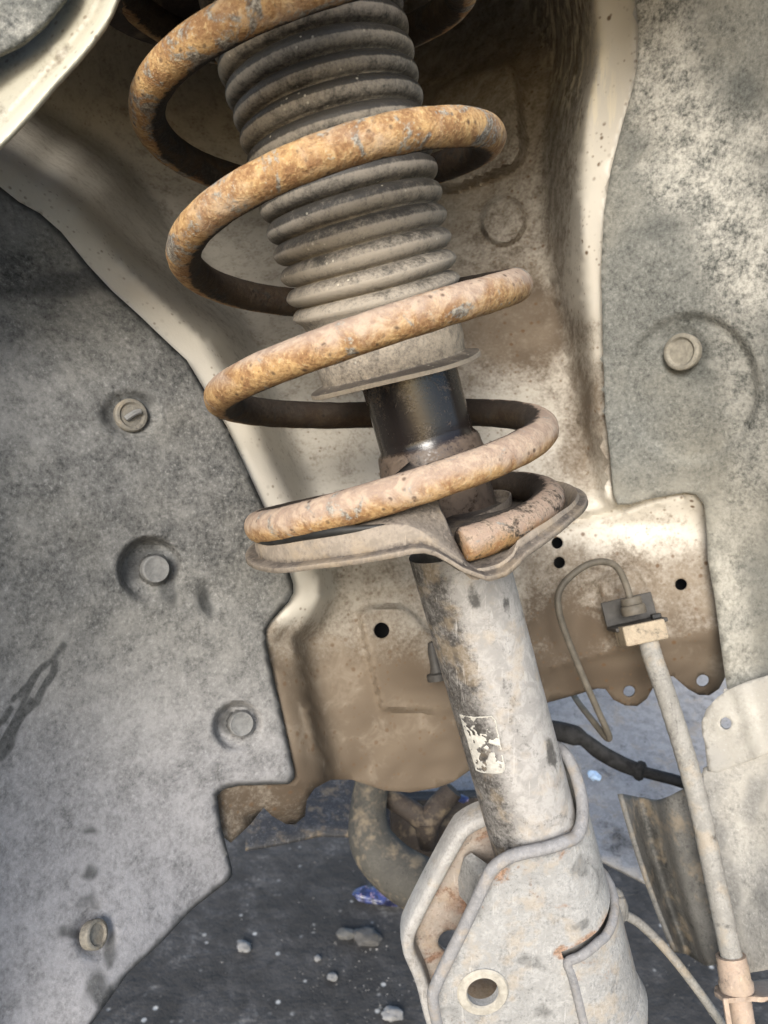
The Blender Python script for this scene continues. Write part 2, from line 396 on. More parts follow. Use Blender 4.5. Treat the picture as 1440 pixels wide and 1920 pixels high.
M_LINER = m_liner('dusty_black_plastic', (.045, .046, .045), (.235, .233, .224), .45, 0, (.25, .243, .22))
M_LINER2 = m_liner('dusty_plastic_streaked', (.075, .078, .072), (.21, .212, .195), .40, 4.0, (.23, .222, .19))
M_LINER3 = m_liner('pale_dusty_plastic', (.12, .12, .116), (.33, .327, .315), .58, 7.0, (.35, .335, .30), .6)
M_PAINT = m_paint('beige_body_paint', (.55, .515, .445))
M_PAINT2 = m_paint('beige_fender_paint', (.47, .45, .36), 3.0)
M_RUST = m_rust('rusted_spring_steel')
M_BOOT = m_rubber('dusty_black_rubber', (.050, .045, .038), (.33, .29, .235), 1.0)
M_FLANGE = m_rubber('dusty_hard_plastic', (.10, .085, .07), (.42, .36, .28), 1.0)
M_TUBE = m_metal('dusty_damper_tube', (.050, .046, .042), (.38, .365, .345), (.30, .20, .12), .60, .15, seed=1.0, bumpy=.35)
M_SLEEVE = None
M_SEAT = m_metal('dusty_seat_steel', (.075, .063, .054), (.30, .255, .205), (.26, .15, .09), .60, .25, seed=3.0, bumpy=.4)
M_BRKT = m_metal('chalky_bracket_steel', (.13, .13, .128), (.39, .386, .372), (.34, .20, .12), .40, .32, (.075, .075, .072), seed=6.0, bumpy=.55)
M_RUSTY = m_metal('rusty_bracket_steel', (.17, .12, .09), (.42, .37, .32), (.28, .145, .085), .5, .6, seed=8.0, bumpy=.6)
M_WORN = m_plain('worn_hole_ring', (.36, .335, .285), .7, .25, 200)
M_EDGE = m_metal('grey_rolled_edge', (.16, .16, .165), (.30, .295, .295), (.30, .17, .10), .5, .15, (.07, .07, .07), seed=9.0, bumpy=.4)
M_EDGE2 = m_metal('chalky_rolled_edge', (.18, .17, .16), (.42, .41, .395), (.34, .19, .11), .5, .35, (.08, .08, .08), seed=19.0, bumpy=.5)
M_BLACK = m_plain('black_rubber', (.018, .018, .017), .5, .5, 160)
M_DULL = m_plain('dull_dusty_rubber', (.030, .029, .028), .9, .5, 120, spec=.15)
M_PIPE = m_plain('dusty_brake_pipe', (.10, .088, .070), .6, .35, 90, bump=.05)
M_HOSE = m_metal('dusty_hose_rubber', (.10, .096, .09), (.31, .30, .275), amt=.55, rustamt=-.3, seed=12.0, bumpy=.3)
M_BLOCK = m_metal('dusty_brown_block', (.24, .19, .14), (.44, .37, .27), amt=.6, rustamt=.1, seed=13.0)
M_FERR = m_metal('rusty_ferrule', (.30, .22, .165), (.42, .33, .26), (.30, .15, .08), amt=.6, rustamt=.3, seed=14.0)
M_DARKM = m_plain('dark_steel', (.05, .047, .043), .6, .35, 120)
M_SHIELD = m_metal('dusty_splash_shield', (.045, .046, .05), (.36, .36, .365), amt=.62, rustamt=-.4, seed=15.0, bumpy=.6)
M_ARM = m_metal('grey_cast_arm', (.040, .038, .034), (.085, .08, .068), amt=.5, rustamt=-.1, seed=16.0)
M_BROWNC = m_metal('rusty_casting', (.035, .026, .02), (.075, .06, .05), (.08, .04, .025), amt=.4, rustamt=.4, seed=17.0)
M_FLAP = m_metal('grey_folded_plastic', (.04, .04, .038), (.17, .166, .155), amt=.45, rustamt=-.1, seed=18.0, bumpy=.3)
M_CLIP = m_plain('dusty_clip_plastic', (.21, .195, .16), .8, .25, 300)
M_CLIPW = m_metal('worn_clip_plastic', (.09, .085, .075), (.27, .25, .21), amt=.5, rustamt=-.2, seed=21.0)
M_CLIPD = m_plain('grey_clip_plastic', (.17, .17, .165), .8, .25, 300)
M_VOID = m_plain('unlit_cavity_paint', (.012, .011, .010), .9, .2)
M_PEB = m_plain('pale_stone', (.19, .187, .183), .9, .25, 150)
M_GND = m_ground()
def sleeve_mat():
    k = NM('black_gloss_sleeve'); med = k.noise(120, 6, .75, .5); fin = k.noise(800, 4, .75, off=2); big = k.noise(34, 4, .6, .5, off=5)
    f = k.ramp(k.math('ADD', k.math('ADD', k.math('MULTIPLY', med, .5), k.math('MULTIPLY', fin, .5)), k.math('MULTIPLY', k.attr('dust'), .3)), .50, .76)
    f = k.math('MULTIPLY', f, .6)
    c = k.mix(f, (.014, .011, .010), (.26, .20, .15))
    c = k.mix(k.math('MULTIPLY', k.attr('rust'), k.lin(med, .3, .7, .3, .9)), c, (.10, .070, .05))
    return k.done(c, k.lin(f, 0, .6, .22, .85), fin, .15, .0005, spec=.5)
M_SLEEVE = sleeve_mat()
#@@STRUCTURE
# ------------------------------------------------------------------ ground
g = mk('ground', np.array([(-12, -12, 0), (12, -12, 0), (12, 12, 0), (-12, 12, 0)], float), [(0, 1, 2, 3)], M_GND, world=True, smooth=False)
tag(g, kind='structure')

# ------------------------------------------------------------------ left wheel-arch liner
LINER_EDGE = [(0, 350), (35, 378), (75, 400), (115, 435), (165, 497), (210, 545), (260, 590), (310, 638), (350, 675), (380, 725), (425, 800), (465, 885), (495, 950), (525, 1020), (550, 1095), (550, 1112), (540, 1130), (508, 1165), (499, 1180), (498, 1200), (515, 1280), (530, 1345), (552, 1445), (552, 1460), (542, 1470), (450, 1473), (418, 1480), (407, 1492), (415, 1550), (435, 1628), (436, 1640), (428, 1652), (360, 1705), (300, 1770), (240, 1825), (172, 1920), (90, 2040)]
L_OUT = LINER_EDGE + [(-300, 2100), (-520, 1600), (-560, 900), (-520, 350), (-150, 250)]
linL = tps([(500, 900, .437), (550, 1450, .44), (430, 1640, .425), (300, 620, .412), (0, 350, .372), (0, 900, .352), (0, 1400, .345), (0, 1900, .325), (200, 1900, .352), (-250, 300, .31), (-250, 1900, .27), (-250, 1000, .29), (300, 1200, .407), (250, 1700, .38), (150, 600, .388), (520, 1200, .442)])
def pocket(x, y, cx, cy, R, dirx, diry, deep, boss, bossup):
    d = np.hypot(x - cx, y - cy); wv = ((x - cx) * dirx + (y - cy) * diry) / R
    z = deep * (1 - ss(d, R * .72, R)) * np.clip(.5 - .5 * wv, 0, 1)
    bx, by, br = boss; e = np.hypot(x - bx, y - by)
    return z * (1 - (1 - ss(e, br * .95, br * 1.12)) * .85) - bossup * (1 - ss(e, br * .9, br * 1.08))
def reliefL(x, y):
    z = .0035 * (1 - ss(np.hypot((x - 243) / 1.15, y - 778), 30, 52))
    z += pocket(x, y, 282, 1068, 66, .55, .75, .017, (291, 1068, 27), .001)
    # third pocket: a slot that fades out downwards
    z += pocket(x, y, 446, 1362, 50, .55, .75, .014, (452, 1358, 24), .0008)
    z += .004 * (1 - ss(np.hypot((x - 392), (y - 1122) * .7), 4, 30))
    z += .003 * (1 - ss(np.hypot((x - 178), (y - 1752) * .75), 18, 46))
    z -= .0007 * (1 - ss(seg(x, y, -60, 1012, 410, 912)[0], 2, 7))
    z += .0015 * (1 - ss(pldist(x, y, LINER_EDGE), 2, 16))
    z += .004 * np.sin(x / 170 + y / 260) * ss(x, 400, 100)
    return z
def depL(x, y): return linL(x, y) + reliefL(x, y)
def blob(x, y, L):
    r = np.zeros(np.shape(x))
    x = np.asarray(x, float); y = np.asarray(y, float)
    for (cx, cy, rx, ry) in L:
        xw = x + rx * (.28 * np.sin(y / (ry * .55) + cx) + .16 * np.sin(y / (ry * .21) + x / (rx * .4))); yw = y + ry * (.28 * np.sin(x / (rx * .5) + cy) + .16 * np.sin(x / (rx * .2) - y / (ry * .33)))
        r = np.maximum(r, 1 - ss(np.hypot((xw - cx) / rx, (yw - cy) / ry), .3, 1.2))
    return r
def stainL(x, y):
    r = blob(x, y, [(238, 765, 58, 38), (205, 785, 26, 30), (262, 1066, 62, 52), (322, 1080, 34, 62), (424, 1345, 24, 34), (172, 1560, 26, 15), (168, 1640, 24, 26), (172, 1695, 34, 26), (132, 1745, 34, 26), (205, 1770, 22, 55), (388, 1125, 22, 34), (90, 540, 160, 34), (175, 1860, 40, 60)])
    for w_, pl in ((6, [(122, 1204), (98, 1238), (72, 1262), (52, 1300), (30, 1340), (14, 1372), (-20, 1440)]), (7, [(100, 1238), (104, 1262), (84, 1286), (70, 1318), (48, 1336)]), (5, [(72, 1262), (42, 1296), (22, 1310)]), (8, [(60, 1318), (36, 1352), (16, 1398), (0, 1420)]), (6, [(20, 1330), (8, 1352), (-10, 1364)])):
        r = np.maximum(r, (1 - ss(pldist(x, y, pl) + 2.5 * np.sin(x / 5 + y / 7), w_ * .5, w_ * 1.7)) * 1.15)
    r = np.maximum(r * .72, (1 - ss(pldist(x, y, LINER_EDGE), 3, 15)) * .8)
    return r
def dustL(x, y): return ss(y, 1000, 1700) * .45 - .25 * blob(x, y, [(330, 560, 150, 160), (40, 530, 200, 60), (440, 1000, 120, 160)]) + .4 * blob(x, y, [(60, 720, 150, 120), (10, 400, 70, 60)])
t = thing('wheel_arch_liner', at(200, 1900, .36), 'large dusty dark plastic wheel arch liner filling the left side', 'fender liner')
sheet('liner_panel', L_OUT, depL, M_LINER, t, step=16, edge=8, thick=.0025, fine=[(282, 1068, 90, 5), (245, 778, 70, 6), (448, 1370, 70, 5), (50, 1320, 120, 6), (392, 1122, 40, 6), (178, 1752, 55, 7)], attrs={'stain': stainL, 'dust': dustL, 'pale': lambda x, y: ss(y, 1000, 1700)})
def push_clip(parent, depth, px, py, r, mat, cup=.0012, rise=.003, inset=.72, tilt=(0, 0)):
    f = normal_frame(depth, px, py)
    if tilt != (0, 0):
        a = f.a + f.u * tilt[0] + f.v * tilt[1]; f = Frame(f.o, f.o + a / np.linalg.norm(a))
    pr = [(0.0001, rise - cup), (r * inset * .9, rise - cup), (r * inset, rise - cup * .5), (r * (inset + .06), rise), (r * .93, rise), (r, rise * .75), (r * 1.02, rise * .3), (r * .96, -.004)]
    V, F = revolve(f, pr, 32)
    return mk('push_clip', V, F, mat, parent, closed=True)
push_clip(t, linL, 245, 779, .0086, M_CLIPW, rise=.0022, tilt=(.08, -.05))
f = normal_frame(linL, 247, 780); 
V, F = sweep(spline([f.uvh(-.0042, -.002, .002), f.uvh(-.002, -.0005, .0026), f.uvh(.001, .0012, .0027), f.uvh(.0042, .002, .002)], 5), [.0009] + [.0016] * 14 + [.0009], 8)
mk('clip_rib', V, F, M_CLIPD, t.children[-1], closed=True)
push_clip(t, depL, 291, 1067, .0072, M_CLIPD, cup=.0003, rise=.0022, inset=.8)
push_clip(t, depL, 452, 1357, .0068, M_CLIPD, cup=.0006, rise=.0022, inset=.85)
push_clip(t, linL, 180, 1752, .0066, M_CLIPW, cup=.0008, rise=.0014, tilt=(.25, .05))

# ------------------------------------------------------------------ car body: strut tower and rail
bodyT = tps([(-320, 300, .55), (-320, 600, .50), (-320, 1200, .46), (-320, -100, .42), (-320, -700, .24), (0, 300, .62), (130, 480, .61), (260, 605, .59), (380, 735, .555), (480, 900, .515), (540, 1070, .488),
    (180, 80, .66), (260, 220, .70), (350, 340, .70), (400, 60, .78), (430, 450, .67), (600, 0, .80), (900, 0, .71), (600, 350, .71), (520, 560, .61), (950, 220, .640), (950, 420, .62), (900, 600, .59), (620, 800, .535), (530, 800, .53), (750, 800, .55), (900, 800, .555), (1040, 500, .60), (1060, 800, .553), (1070, 640, .575),
    (1010, 150, .63), (1190, 0, .62), (1190, 200, .61), (1150, 400, .595), (1130, 600, .575), (1135, 850, .545), (1400, 200, .58), (1400, 700, .55), (1500, -600, .30),
    (600, 1000, .508), (520, 1180, .485), (560, 1120, .492), (700, 1200, .505), (1000, 1000, .53), (1100, 1100, .53), (1250, 1000, .52), (1320, 1150, .515), (1340, 940, .52), (580, 1400, .485), (700, 1470, .497), (860, 1440, .51), (950, 1300, .525), (1050, 1230, .53), (1200, 1200, .523), (1340, 1180, .512), (850, 1100, .525), (750, 950, .53),
    (600, -180, .68), (900, -180, .62), (300, -180, .58), (600, -330, .46), (1000, -330, .44), (600, -460, .30), (1000, -460, .29), (600, -700, .17), (1000, -700, .165), (1200, -300, .40), (200, -460, .28), (200, -700, .16), (0, -300, .34), (0, 0, .50)], 1e-5)  # this row is the unseen arch roof, pulled low to shade the tower
def smin(a, b, k=.008):
    m = np.minimum(a, b); return m - k * np.log(np.exp(-(a - m) / k) + np.exp(-(b - m) / k)) + k * .0
def flanks(x, y):                  # the rolled flanges that the liners are clipped to, turning back into the tower
    dl = np.maximum(polysd(x, y, L_OUT), 0); zl = linL(x, y) + .0075 + .003 * ss(dl, 0, 55) + .00125 * np.maximum(dl - 48, 0) + .000006 * np.maximum(dl - 48, 0) ** 2
    wr = np.interp(y, [0, 200, 400, 650, 900], [80, 70, 40, 22, 16]); dr = np.maximum(polysd(x, y, R_OUT), 0)
    zr = linR(x, y) + .0075 + .003 * ss(dr, 0, 60) + .0011 * np.maximum(dr - wr, 0) + .000006 * np.maximum(dr - wr, 0) ** 2
    return zl, np.where((y < 930) & (x > 800), zr, np.minimum(zr + np.maximum(y - 930, 0) * .0006, 9))
BX = [(-120, 250), (-320, 0), (-320, -700), (1500, -700), (1500, 300), (1480, 900), (1420, 1150), (1385, 1230), (1362, 1266), (1348, 1292), (1330, 1304), (1310, 1303), (1290, 1292), (1262, 1268), (1250, 1268), (1232, 1276), (1213, 1310), (1195, 1324), (1172, 1323), (1150, 1312), (1135, 1292), (1120, 1291), (1080, 1303), (1010, 1322), (960, 1335), (930, 1420), (880, 1445), (850, 1466), (820, 1477), (770, 1486), (720, 1482), (690, 1472), (660, 1462), (620, 1462), (590, 1478), (575, 1500), (572, 1530), (553, 1546), (536, 1545), (510, 1530), (494, 1514), (470, 1545), (433, 1580), (405, 1560), (395, 1480), (440, 1400), (420, 1120), (330, 800), (150, 560), (-100, 420)]
RAIL = [(980, 1262), (1028, 1252), (1100, 1232), (1190, 1211), (1260, 1200), (1350, 1182), (1420, 1168)]
PLATE = [(672, 1150), (690, 1140), (745, 1136), (768, 1146), (800, 1180), (860, 1230), (860, 1335), (716, 1330)]
PAD = [(1115, 1090), (1140, 1073), (1180, 1062), (1200, 1072), (1212, 1105), (1235, 1150), (1200, 1200), (1140, 1160)]
def polysd(x, y, P):
    d = pldist(x, y, P + [P[0]]); return np.where(inpoly(x, y, P), -d, d)
def depB(x, y):
    zl, zr = flanks(x, y); z = smin(smin(bodyT(x, y), zl), zr)
    # pressed rectangle and round dimple behind the boot
    rx, ry = (x - 895) - (y - 235) * .10, (y - 235) + (x - 895) * .38
    q = np.maximum(np.abs(rx) - 82, np.abs(ry) - 102); q = np.where((np.abs(rx) > 52) & (np.abs(ry) > 72), np.hypot(np.maximum(np.abs(rx) - 52, 0), np.maximum(np.abs(ry) - 72, 0)) - 30, q)
    z = z - .026 * (1 - ss(q, -10, 12))
    e = np.hypot((x - 944) / .92, y - 414); z = z - .010 * (1 - ss(e, 38, 50))
    # rail: below the fold the sheet turns under
    yr = np.interp(x, [p[0] for p in RAIL], [p[1] for p in RAIL]); on = ss(x, 985, 1015)
    z = z + on * np.clip((y - yr) / 100, 0, 1.4) * .020 - on * .0015 * np.exp(-((y - yr) / 7) ** 2)
    # stamped plate, bracket pad
    z = z - .0075 * (1 - ss(polysd(x, y, PLATE), -5, 6))
    z = z - .004 * (1 - ss(polysd(x, y, PAD), -6, 4))
    # lower lip of the tower: a rolled shelf, and the seam under the right liner
    z = z - .0035 * (1 - ss(pldist(x, y, [(505, 1190), (545, 1150), (600, 1122), (660, 1105), (760, 1085)]), 3, 26))
    z = z + .006 * ss(pldist(x, y, [(1040, 985), (1080, 976), (1150, 958), (1200, 940), (1320, 915)]), 12, 0) * (x > 1000)
    z = z - .004 * ss(y, 985, 960) * ss(x, 1040, 1075) * ss(y, 900, 940)
    z = z - .003 * (1 - ss(pldist(x, y, [(514, 1280), (528, 1345), (551, 1450)]), 16, 44)) * (x > 500)
    z = z + .004 * ss(y, 1330, 1470) * ss(x, 600, 640) * ss(x, 900, 800)
    z = np.maximum(z, linL(x, y) + .014 - np.maximum(polysd(x, y, L_OUT) + 18, 0) * .0005)
    z = np.maximum(z, linR(x, y) + .016 - np.maximum(polysd(x, y, R_OUT) + 18, 0) * .0005)
    return z
R_EDGE = [(1190, -20), (1197, 60), (1195, 120), (1187, 165), (1165, 240), (1145, 320), (1132, 400), (1127, 500), (1130, 640), (1135, 780), (1145, 860), (1151, 930), (1158, 946), (1185, 945), (1220, 935), (1285, 924), (1305, 927), (1320, 945), (1325, 990), (1327, 1050), (1340, 1120), (1350, 1200), (1362, 1285)]
R_OUT = R_EDGE + [(1372, 1330), (1700, 1300), (1750, 600), (1700, -200), (1560, -500), (1200, -400)]
linR = tps([(1190, 0, .455), (1140, 400, .478), (1130, 640, .495), (1150, 930, .512), (1325, 990, .50), (1360, 1280, .492), (1440, 1280, .475), (1440, 640, .432), (1440, 0, .40), (1300, 300, .452), (1300, 700, .47), (1700, 0, .33), (1700, 1200, .40), (1400, -400, .38)])
def dirt_lightB(x, y):
    d = .35 + .30 * ss(y, 850, 500) * ss(x, 560, 640) - .75 * (1 - ss(pldist(x, y, LINER_EDGE[:15]), 45, 95)) * (x < 640)  # lowered along the left liner edge to paint the flange's highlight
    d = d - .7 * (1 - ss(np.abs(x - (1160 - .09 * (y - 100))), 40, 75)) * ss(y, 760, 520) - .25 * ss(y, 1300, 1100) * ss(y, 880, 950)  # likewise lightened down the right flank to paint it as lit
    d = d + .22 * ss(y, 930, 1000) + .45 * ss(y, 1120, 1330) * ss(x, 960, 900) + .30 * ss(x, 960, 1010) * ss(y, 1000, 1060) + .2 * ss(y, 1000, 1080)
    d = d + .55 * blob(x, y, [(950, 650, 170, 110), (1090, 820, 60, 160), (640, 1340, 130, 130), (760, 1400, 160, 110), (1060, 1190, 90, 50), (860, 1300, 70, 120)]) + .8 * on_rail(x, y) - .25 * ss(y, 1440, 1480) * (x < 640)  # rail term paints the shade of the turned-under face
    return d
def on_rail(x, y):
    yr = np.interp(x, [p[0] for p in RAIL], [p[1] for p in RAIL]); return ss(x, 985, 1015) * ss(y, yr - 4, yr + 14) if np.ndim(x) else 0
def ss_arr(v, a, b): t = np.clip((v - a) / (b - a), 0, 1); return t * t * (3 - 2 * t)
def on_rail(x, y):
    yr = np.interp(x, [p[0] for p in RAIL], [p[1] for p in RAIL]); return ss(x, 985, 1015) * ss_arr(y - yr, -4, 14)
def streakB(x, y): return (1 - ss(np.abs(x - (1050 + .28 * y)), 30, 85)) * ss(y, 330, 150)
def speckB(x, y): return np.clip(.25 + ss(x, 850, 1000) * .9 + .4 * ss(y, 1000, 1200), 0, 1)
body = thing('car_body', at(760, 1480, .50), 'beige painted strut tower and frame rail pressing behind the coil spring', 'car body')
HOLES = [circ(716, 1182, 15), circ(1049, 1055, 11, n=18), circ(1045, 1018, 11, n=18), circ(1277, 1096, 11.5, 11, n=18), circ(1180, 1297, 11, n=18), circ(1318, 1277, 12, n=18)]
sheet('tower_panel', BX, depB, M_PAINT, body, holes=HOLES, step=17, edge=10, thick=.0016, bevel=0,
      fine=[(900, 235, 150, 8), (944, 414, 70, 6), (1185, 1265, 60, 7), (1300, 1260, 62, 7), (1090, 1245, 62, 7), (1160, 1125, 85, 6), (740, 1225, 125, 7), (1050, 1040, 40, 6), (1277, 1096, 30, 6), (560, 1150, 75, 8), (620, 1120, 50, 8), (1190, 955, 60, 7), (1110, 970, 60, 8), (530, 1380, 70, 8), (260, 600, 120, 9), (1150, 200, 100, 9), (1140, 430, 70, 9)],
      attrs={'dirt_light': dirt_lightB, 'streak': streakB, 'speck': speckB})
# near-black backing added behind the holes so they read as unlit
sheet('hole_backing', [(600, 960), (1330, 960), (1345, 1150), (1250, 1190), (1000, 1230), (850, 1330), (640, 1300)], lambda x, y: bodyT(x, y) + .035, M_VOID, body, step=50, thick=.002)
# small welded lip seam line of the two flaps
V, F = sweep(at(np.array([478, 490, 500, 510]), np.array([1474, 1492, 1512, 1524]), np.array([.478, .478, .479, .48])), .0011, 8)
mk('flap_seam', V, F, M_BLACK, body, closed=True)
# peg with a bracket behind the damper
fr = Frame(at(822, 1275, .49), at(806, 1190, .492))
V, F = revolve(fr, [(.0001, 0), (.007, 0), (.007, .004), (.0045, .005), (.0035, .009), (.0035, .018), (.0024, .024), (.0001, .025)], 20)
mk('stud', V, F, M_DARKM, body, closed=True)

# ------------------------------------------------------------------ fender edge, top left
fen = thing('front_fender', at(0, 270, .285), 'pale beige fender flange with a dark panel crossing the top left corner', 'fender')
def depF(x, y): 
    d = pldist(x, y, [(400, -330), (250, -80), (218, 0), (195, 48), (145, 112), (60, 208), (-20, 290), (-110, 380), (-260, 560), (-380, 760)])
    return .285 + .012 * ss(d, 0, 140) - .0025 * (1 - ss(d, 6, 20)) + .0010 * (1 - ss(np.abs(d - 24), 4, 12)) - .0012 * (1 - ss(np.hypot(x - 112, y - 95), 10, 22))
sheet('fender_flange', [(250, -80), (218, 0), (208, 25), (195, 48), (170, 82), (145, 112), (100, 160), (60, 208), (20, 252), (-20, 290), (-110, 380), (-260, 560), (-380, 760), (-560, 760), (-560, 300), (-200, 100), (0, 60), (60, 0), (110, -80), (190, -330), (400, -330)], depF, M_PAINT2, fen, step=5, edge=5, thick=.0022, attrs={'dirt_light': lambda x, y: .35 - .5 * (1 - ss(pldist(x, y, [(250, -80), (218, 0), (195, 48), (145, 112), (60, 208), (-20, 290)]), 10, 24)), 'speck': lambda x, y: .1 + 0 * x, 'streak': lambda x, y: 0 * x})  # paint lightened along the hem to read as a lit edge
def depF2(x, y): return .278 + .012 * np.clip(np.hypot(x + 60, y + 80) / 200 - .6, -.6, .6) ** 2
sheet('fender_panel', [(-10, 104), (40, 80), (78, 48), (105, 18), (125, -10), (150, -80), (215, -330), (-560, -330), (-560, 380), (-250, 220), (-60, 140)], depF2, M_LINER2, fen, step=14, thick=.003, attrs={'dust': lambda x, y: -.4 + 0 * x, 'white': lambda x, y: .6 * blob(x, y, [(20, 50, 60, 30)])})

# ------------------------------------------------------------------ right liner
def reliefR(x, y):
    z = .0045 * (1 - ss(np.hypot((x - 1297) / .96, (y - 728) / 1.06), 118, 138))
    z += .002 * (1 - ss(np.hypot(x - 1279, y - 660), 36, 52)) - .0012 * (1 - ss(pldist(x, y, R_EDGE), 4, 14))
    z += .0018 * (1 - ss(pldist(x, y, [(1330, 985), (1380, 995), (1440, 970), (1520, 960)]), 2, 16)) * ss(x, 1330, 1350)
    z += .003 * np.sin(x / 120 + y / 300)
    return z
def depR(x, y): return linR(x, y) + reliefR(x, y)
def whiteR(x, y):
    r = (1 - ss(pldist(x, y, [(1215, -20), (1235, 160), (1300, 250), (1370, 380), (1410, 520)]), 30, 120)) * 1.0
    r = np.maximum(r, (1 - ss(pldist(x, y, [(1375, 560), (1390, 700), (1420, 860), (1380, 1000)]), 20, 70)) * .55)
    r = np.maximum(r, blob(x, y, [(1240, 350, 70, 70), (1410, 240, 60, 50)]) * .8)
    r = np.maximum(r, ss(y, 980, 1060) * (1 - ss(np.abs(x - (1365 + .12 * (y - 1050))), 12, 45)) * .7)
    return r
def stainR(x, y): return blob(x, y, [(1190, 260, 40, 55), (1330, 660, 70, 26), (1230, 425, 90, 30), (1390, 180, 60, 60), (1300, 700, 60, 30)]) * .7
tr = thing('wheel_arch_liner', at(1400, 1300, .46), 'grey plastic wheel arch liner with white streaks along the right edge', 'fender liner')
M_MOSS = None
sheet('liner_panel', R_OUT, depR, M_LINER2, tr, step=16, edge=8, thick=.0028, fine=[(1297, 730, 165, 7), (1185, 945, 40, 7)], attrs={'white': whiteR, 'stain': stainR, 'dust': lambda x, y: .15 + .35 * ss(y, 800, 1000)})
push_clip(tr, lambda x, y: linR(x, y) + .002, 1279, 660, .0112, M_CLIP, cup=.0014, rise=.0026, inset=.74, tilt=(-.15, .15))

# ------------------------------------------------------------------ lower splash panel on the right
ts = thing('splash_panel', at(1400, 1820, .46), 'pale chalky lower splash panel with a holed tab, overlapping the right liner', 'splash panel')
linS = tps([(1320, 1456, .487), (1440, 1300, .465), (1440, 1420, .462), (1440, 1800, .44), (1330, 1800, .475), (1600, 1500, .41), (1350, 1330, .482), (1600, 1900, .40)])
TAB = [(1440, 1266), (1400, 1278), (1368, 1292), (1345, 1307), (1325, 1329), (1315, 1354), (1316, 1375), (1321, 1392), (1327, 1446), (1345, 1449), (1400, 1428), (1440, 1412), (1560, 1370), (1560, 1230)]
sheet('holed_tab', TAB, lambda x, y: linS(x, y) - .004 - .002 * (1 - ss(np.abs(x - 1405 - (y - 1350) * .3), 6, 22)) - .001 * (1 - ss(np.hypot(x - 1362, y - 1352), 16, 30)), M_LINER3, ts, holes=[circ(1360, 1357, 11.5, 12, n=18)], step=9, thick=.0025, attrs={'dust': lambda x, y: .5 + 0 * x, 'white': lambda x, y: .45 * blob(x, y, [(1365, 1350, 60, 45), (1410, 1380, 22, 60)])})
LOW = [(1318, 1440), (1340, 1430), (1440, 1395), (1600, 1350), (1640, 1900), (1440, 1818), (1400, 1825), (1352, 1806), (1340, 1700), (1325, 1560)]
sheet('lower_panel', LOW, lambda x, y: linS(x, y) + .003 * np.sin(x / 40 + y / 160), M_LINER3, ts, step=13, thick=.0025, attrs={'dust': lambda x, y: .1 + 0 * x, 'stain': lambda x, y: blob(x, y, [(1420, 1500, 40, 60), (1370, 1660, 30, 110), (1425, 1690, 30, 50), (1345, 1560, 20, 60)]) * .75, 'white': lambda x, y: .4 * blob(x, y, [(1400, 1580, 26, 100), (1440, 1600, 20, 90)])})
# folded flange: open channel seen from the inside
top = [(1166, 1488), (1195, 1494), (1222, 1501), (1251, 1494), (1292, 1476), (1330, 1462)]
bot = [(1268, 1782), (1285, 1788), (1310, 1803), (1326, 1811), (1350, 1806), (1372, 1800)]
dpt = [.505, .530, .522, .500, .492, .486]; dpb = [.488, .508, .500, .487, .480, .474]
tt = spline([(a[0], a[1], d) for a, d in zip(top, dpt)], 8); bb = spline([(a[0], a[1], d) for a, d in zip(bot, dpb)], 8)
rows = 26; V = []; n = len(tt)
for j in range(rows):
    s_ = j / (rows - 1); q = tt * (1 - s_) + bb * s_; bow = math.sin(s_ * math.pi) * 6; V.append(at(q[:, 0] - bow, q[:, 1], q[:, 2]))
V = np.concatenate(V); T = np.array([f for j in range(rows - 1) for i in range(n - 1) for f in ((j * n + i, j * n + i + 1, (j + 1) * n + i), (j * n + i + 1, (j + 1) * n + i + 1, (j + 1) * n + i))])
mk('folded_flange', V, face_camera(V, T), M_FLAP, ts, thick=.003, sharp=70, attrs={'dust': np.tile(np.interp(np.arange(n), [0, n * .15, n * .3, n * .45, n], [.3, -.3, -.5, .4, .05]), rows)})

#@@OBJECTS
# ------------------------------------------------------------------ damper strut
SF = Frame(at(985, 1500, .427), at(765, 700, .385)); HL = SF.L
strut = thing('strut_damper', at(1060, 1900, .44), 'dusty grey damper tube with a welded spring seat and knuckle bracket', 'strut')
def hpx(px, py): return SF.loc(at(px, py, .4 + (py - 960) / 800 * .042 + .003))[2]
RT = .0252
hs = np.linspace(-.16, HL * .62, 60); pr = [(RT, h) for h in hs]; n = 96
V, F = revolve(SF, pr, n); th = np.tile(np.arange(n) * 2 * math.pi / n, len(hs)); hh = np.repeat(hs, n)
# the paint is bare black in a strip on the left flank; pale dust sits on the rest
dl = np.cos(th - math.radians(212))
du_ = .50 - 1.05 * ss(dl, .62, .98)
stn = np.zeros(len(th))
for (px, py, rw, rh) in [(1035, 1415, .006, .011), (888, 1120, .004, .008), (950, 1135, .003, .007), (1050, 1250, .003, .012)]:
    a_, h_ = SF.hitcyl(px, py, RT); dd = np.hypot((np.angle(np.exp(1j * (th - a_)))) * RT / rw, (hh - h_) / rh); stn = np.maximum(stn, 1 - ss(dd, .4, 1.2))
rs = ss(np.abs(hh - hpx(990, 1560)), .02, 0) * .9 
mk('damper_tube', V, F, M_TUBE, strut, attrs={'dust': du_, 'stain': stn, 'rust': rs})
h1 = SF.hitcyl(795, 838, .0265)[1]; h2 = SF.hitcyl(800, 880, .0275)[1]; h0 = SF.hitcyl(760, 600, .0245)[1]
pr = [(.0243, h) for h in np.linspace(h0 + .02, h1, 24)] + [(.0262, h1 - .0025), (.0268, h1 - .005), (.0272, h2 + .002), (.0278, h2), (.0278, h2 - .004), (.0262, h2 - .006), (.0262, h2 - .035)]
V, F = revolve(SF, pr, 96); rr = np.repeat([p[0] for p in pr], 96); hh = np.repeat([p[1] for p in pr], 96)
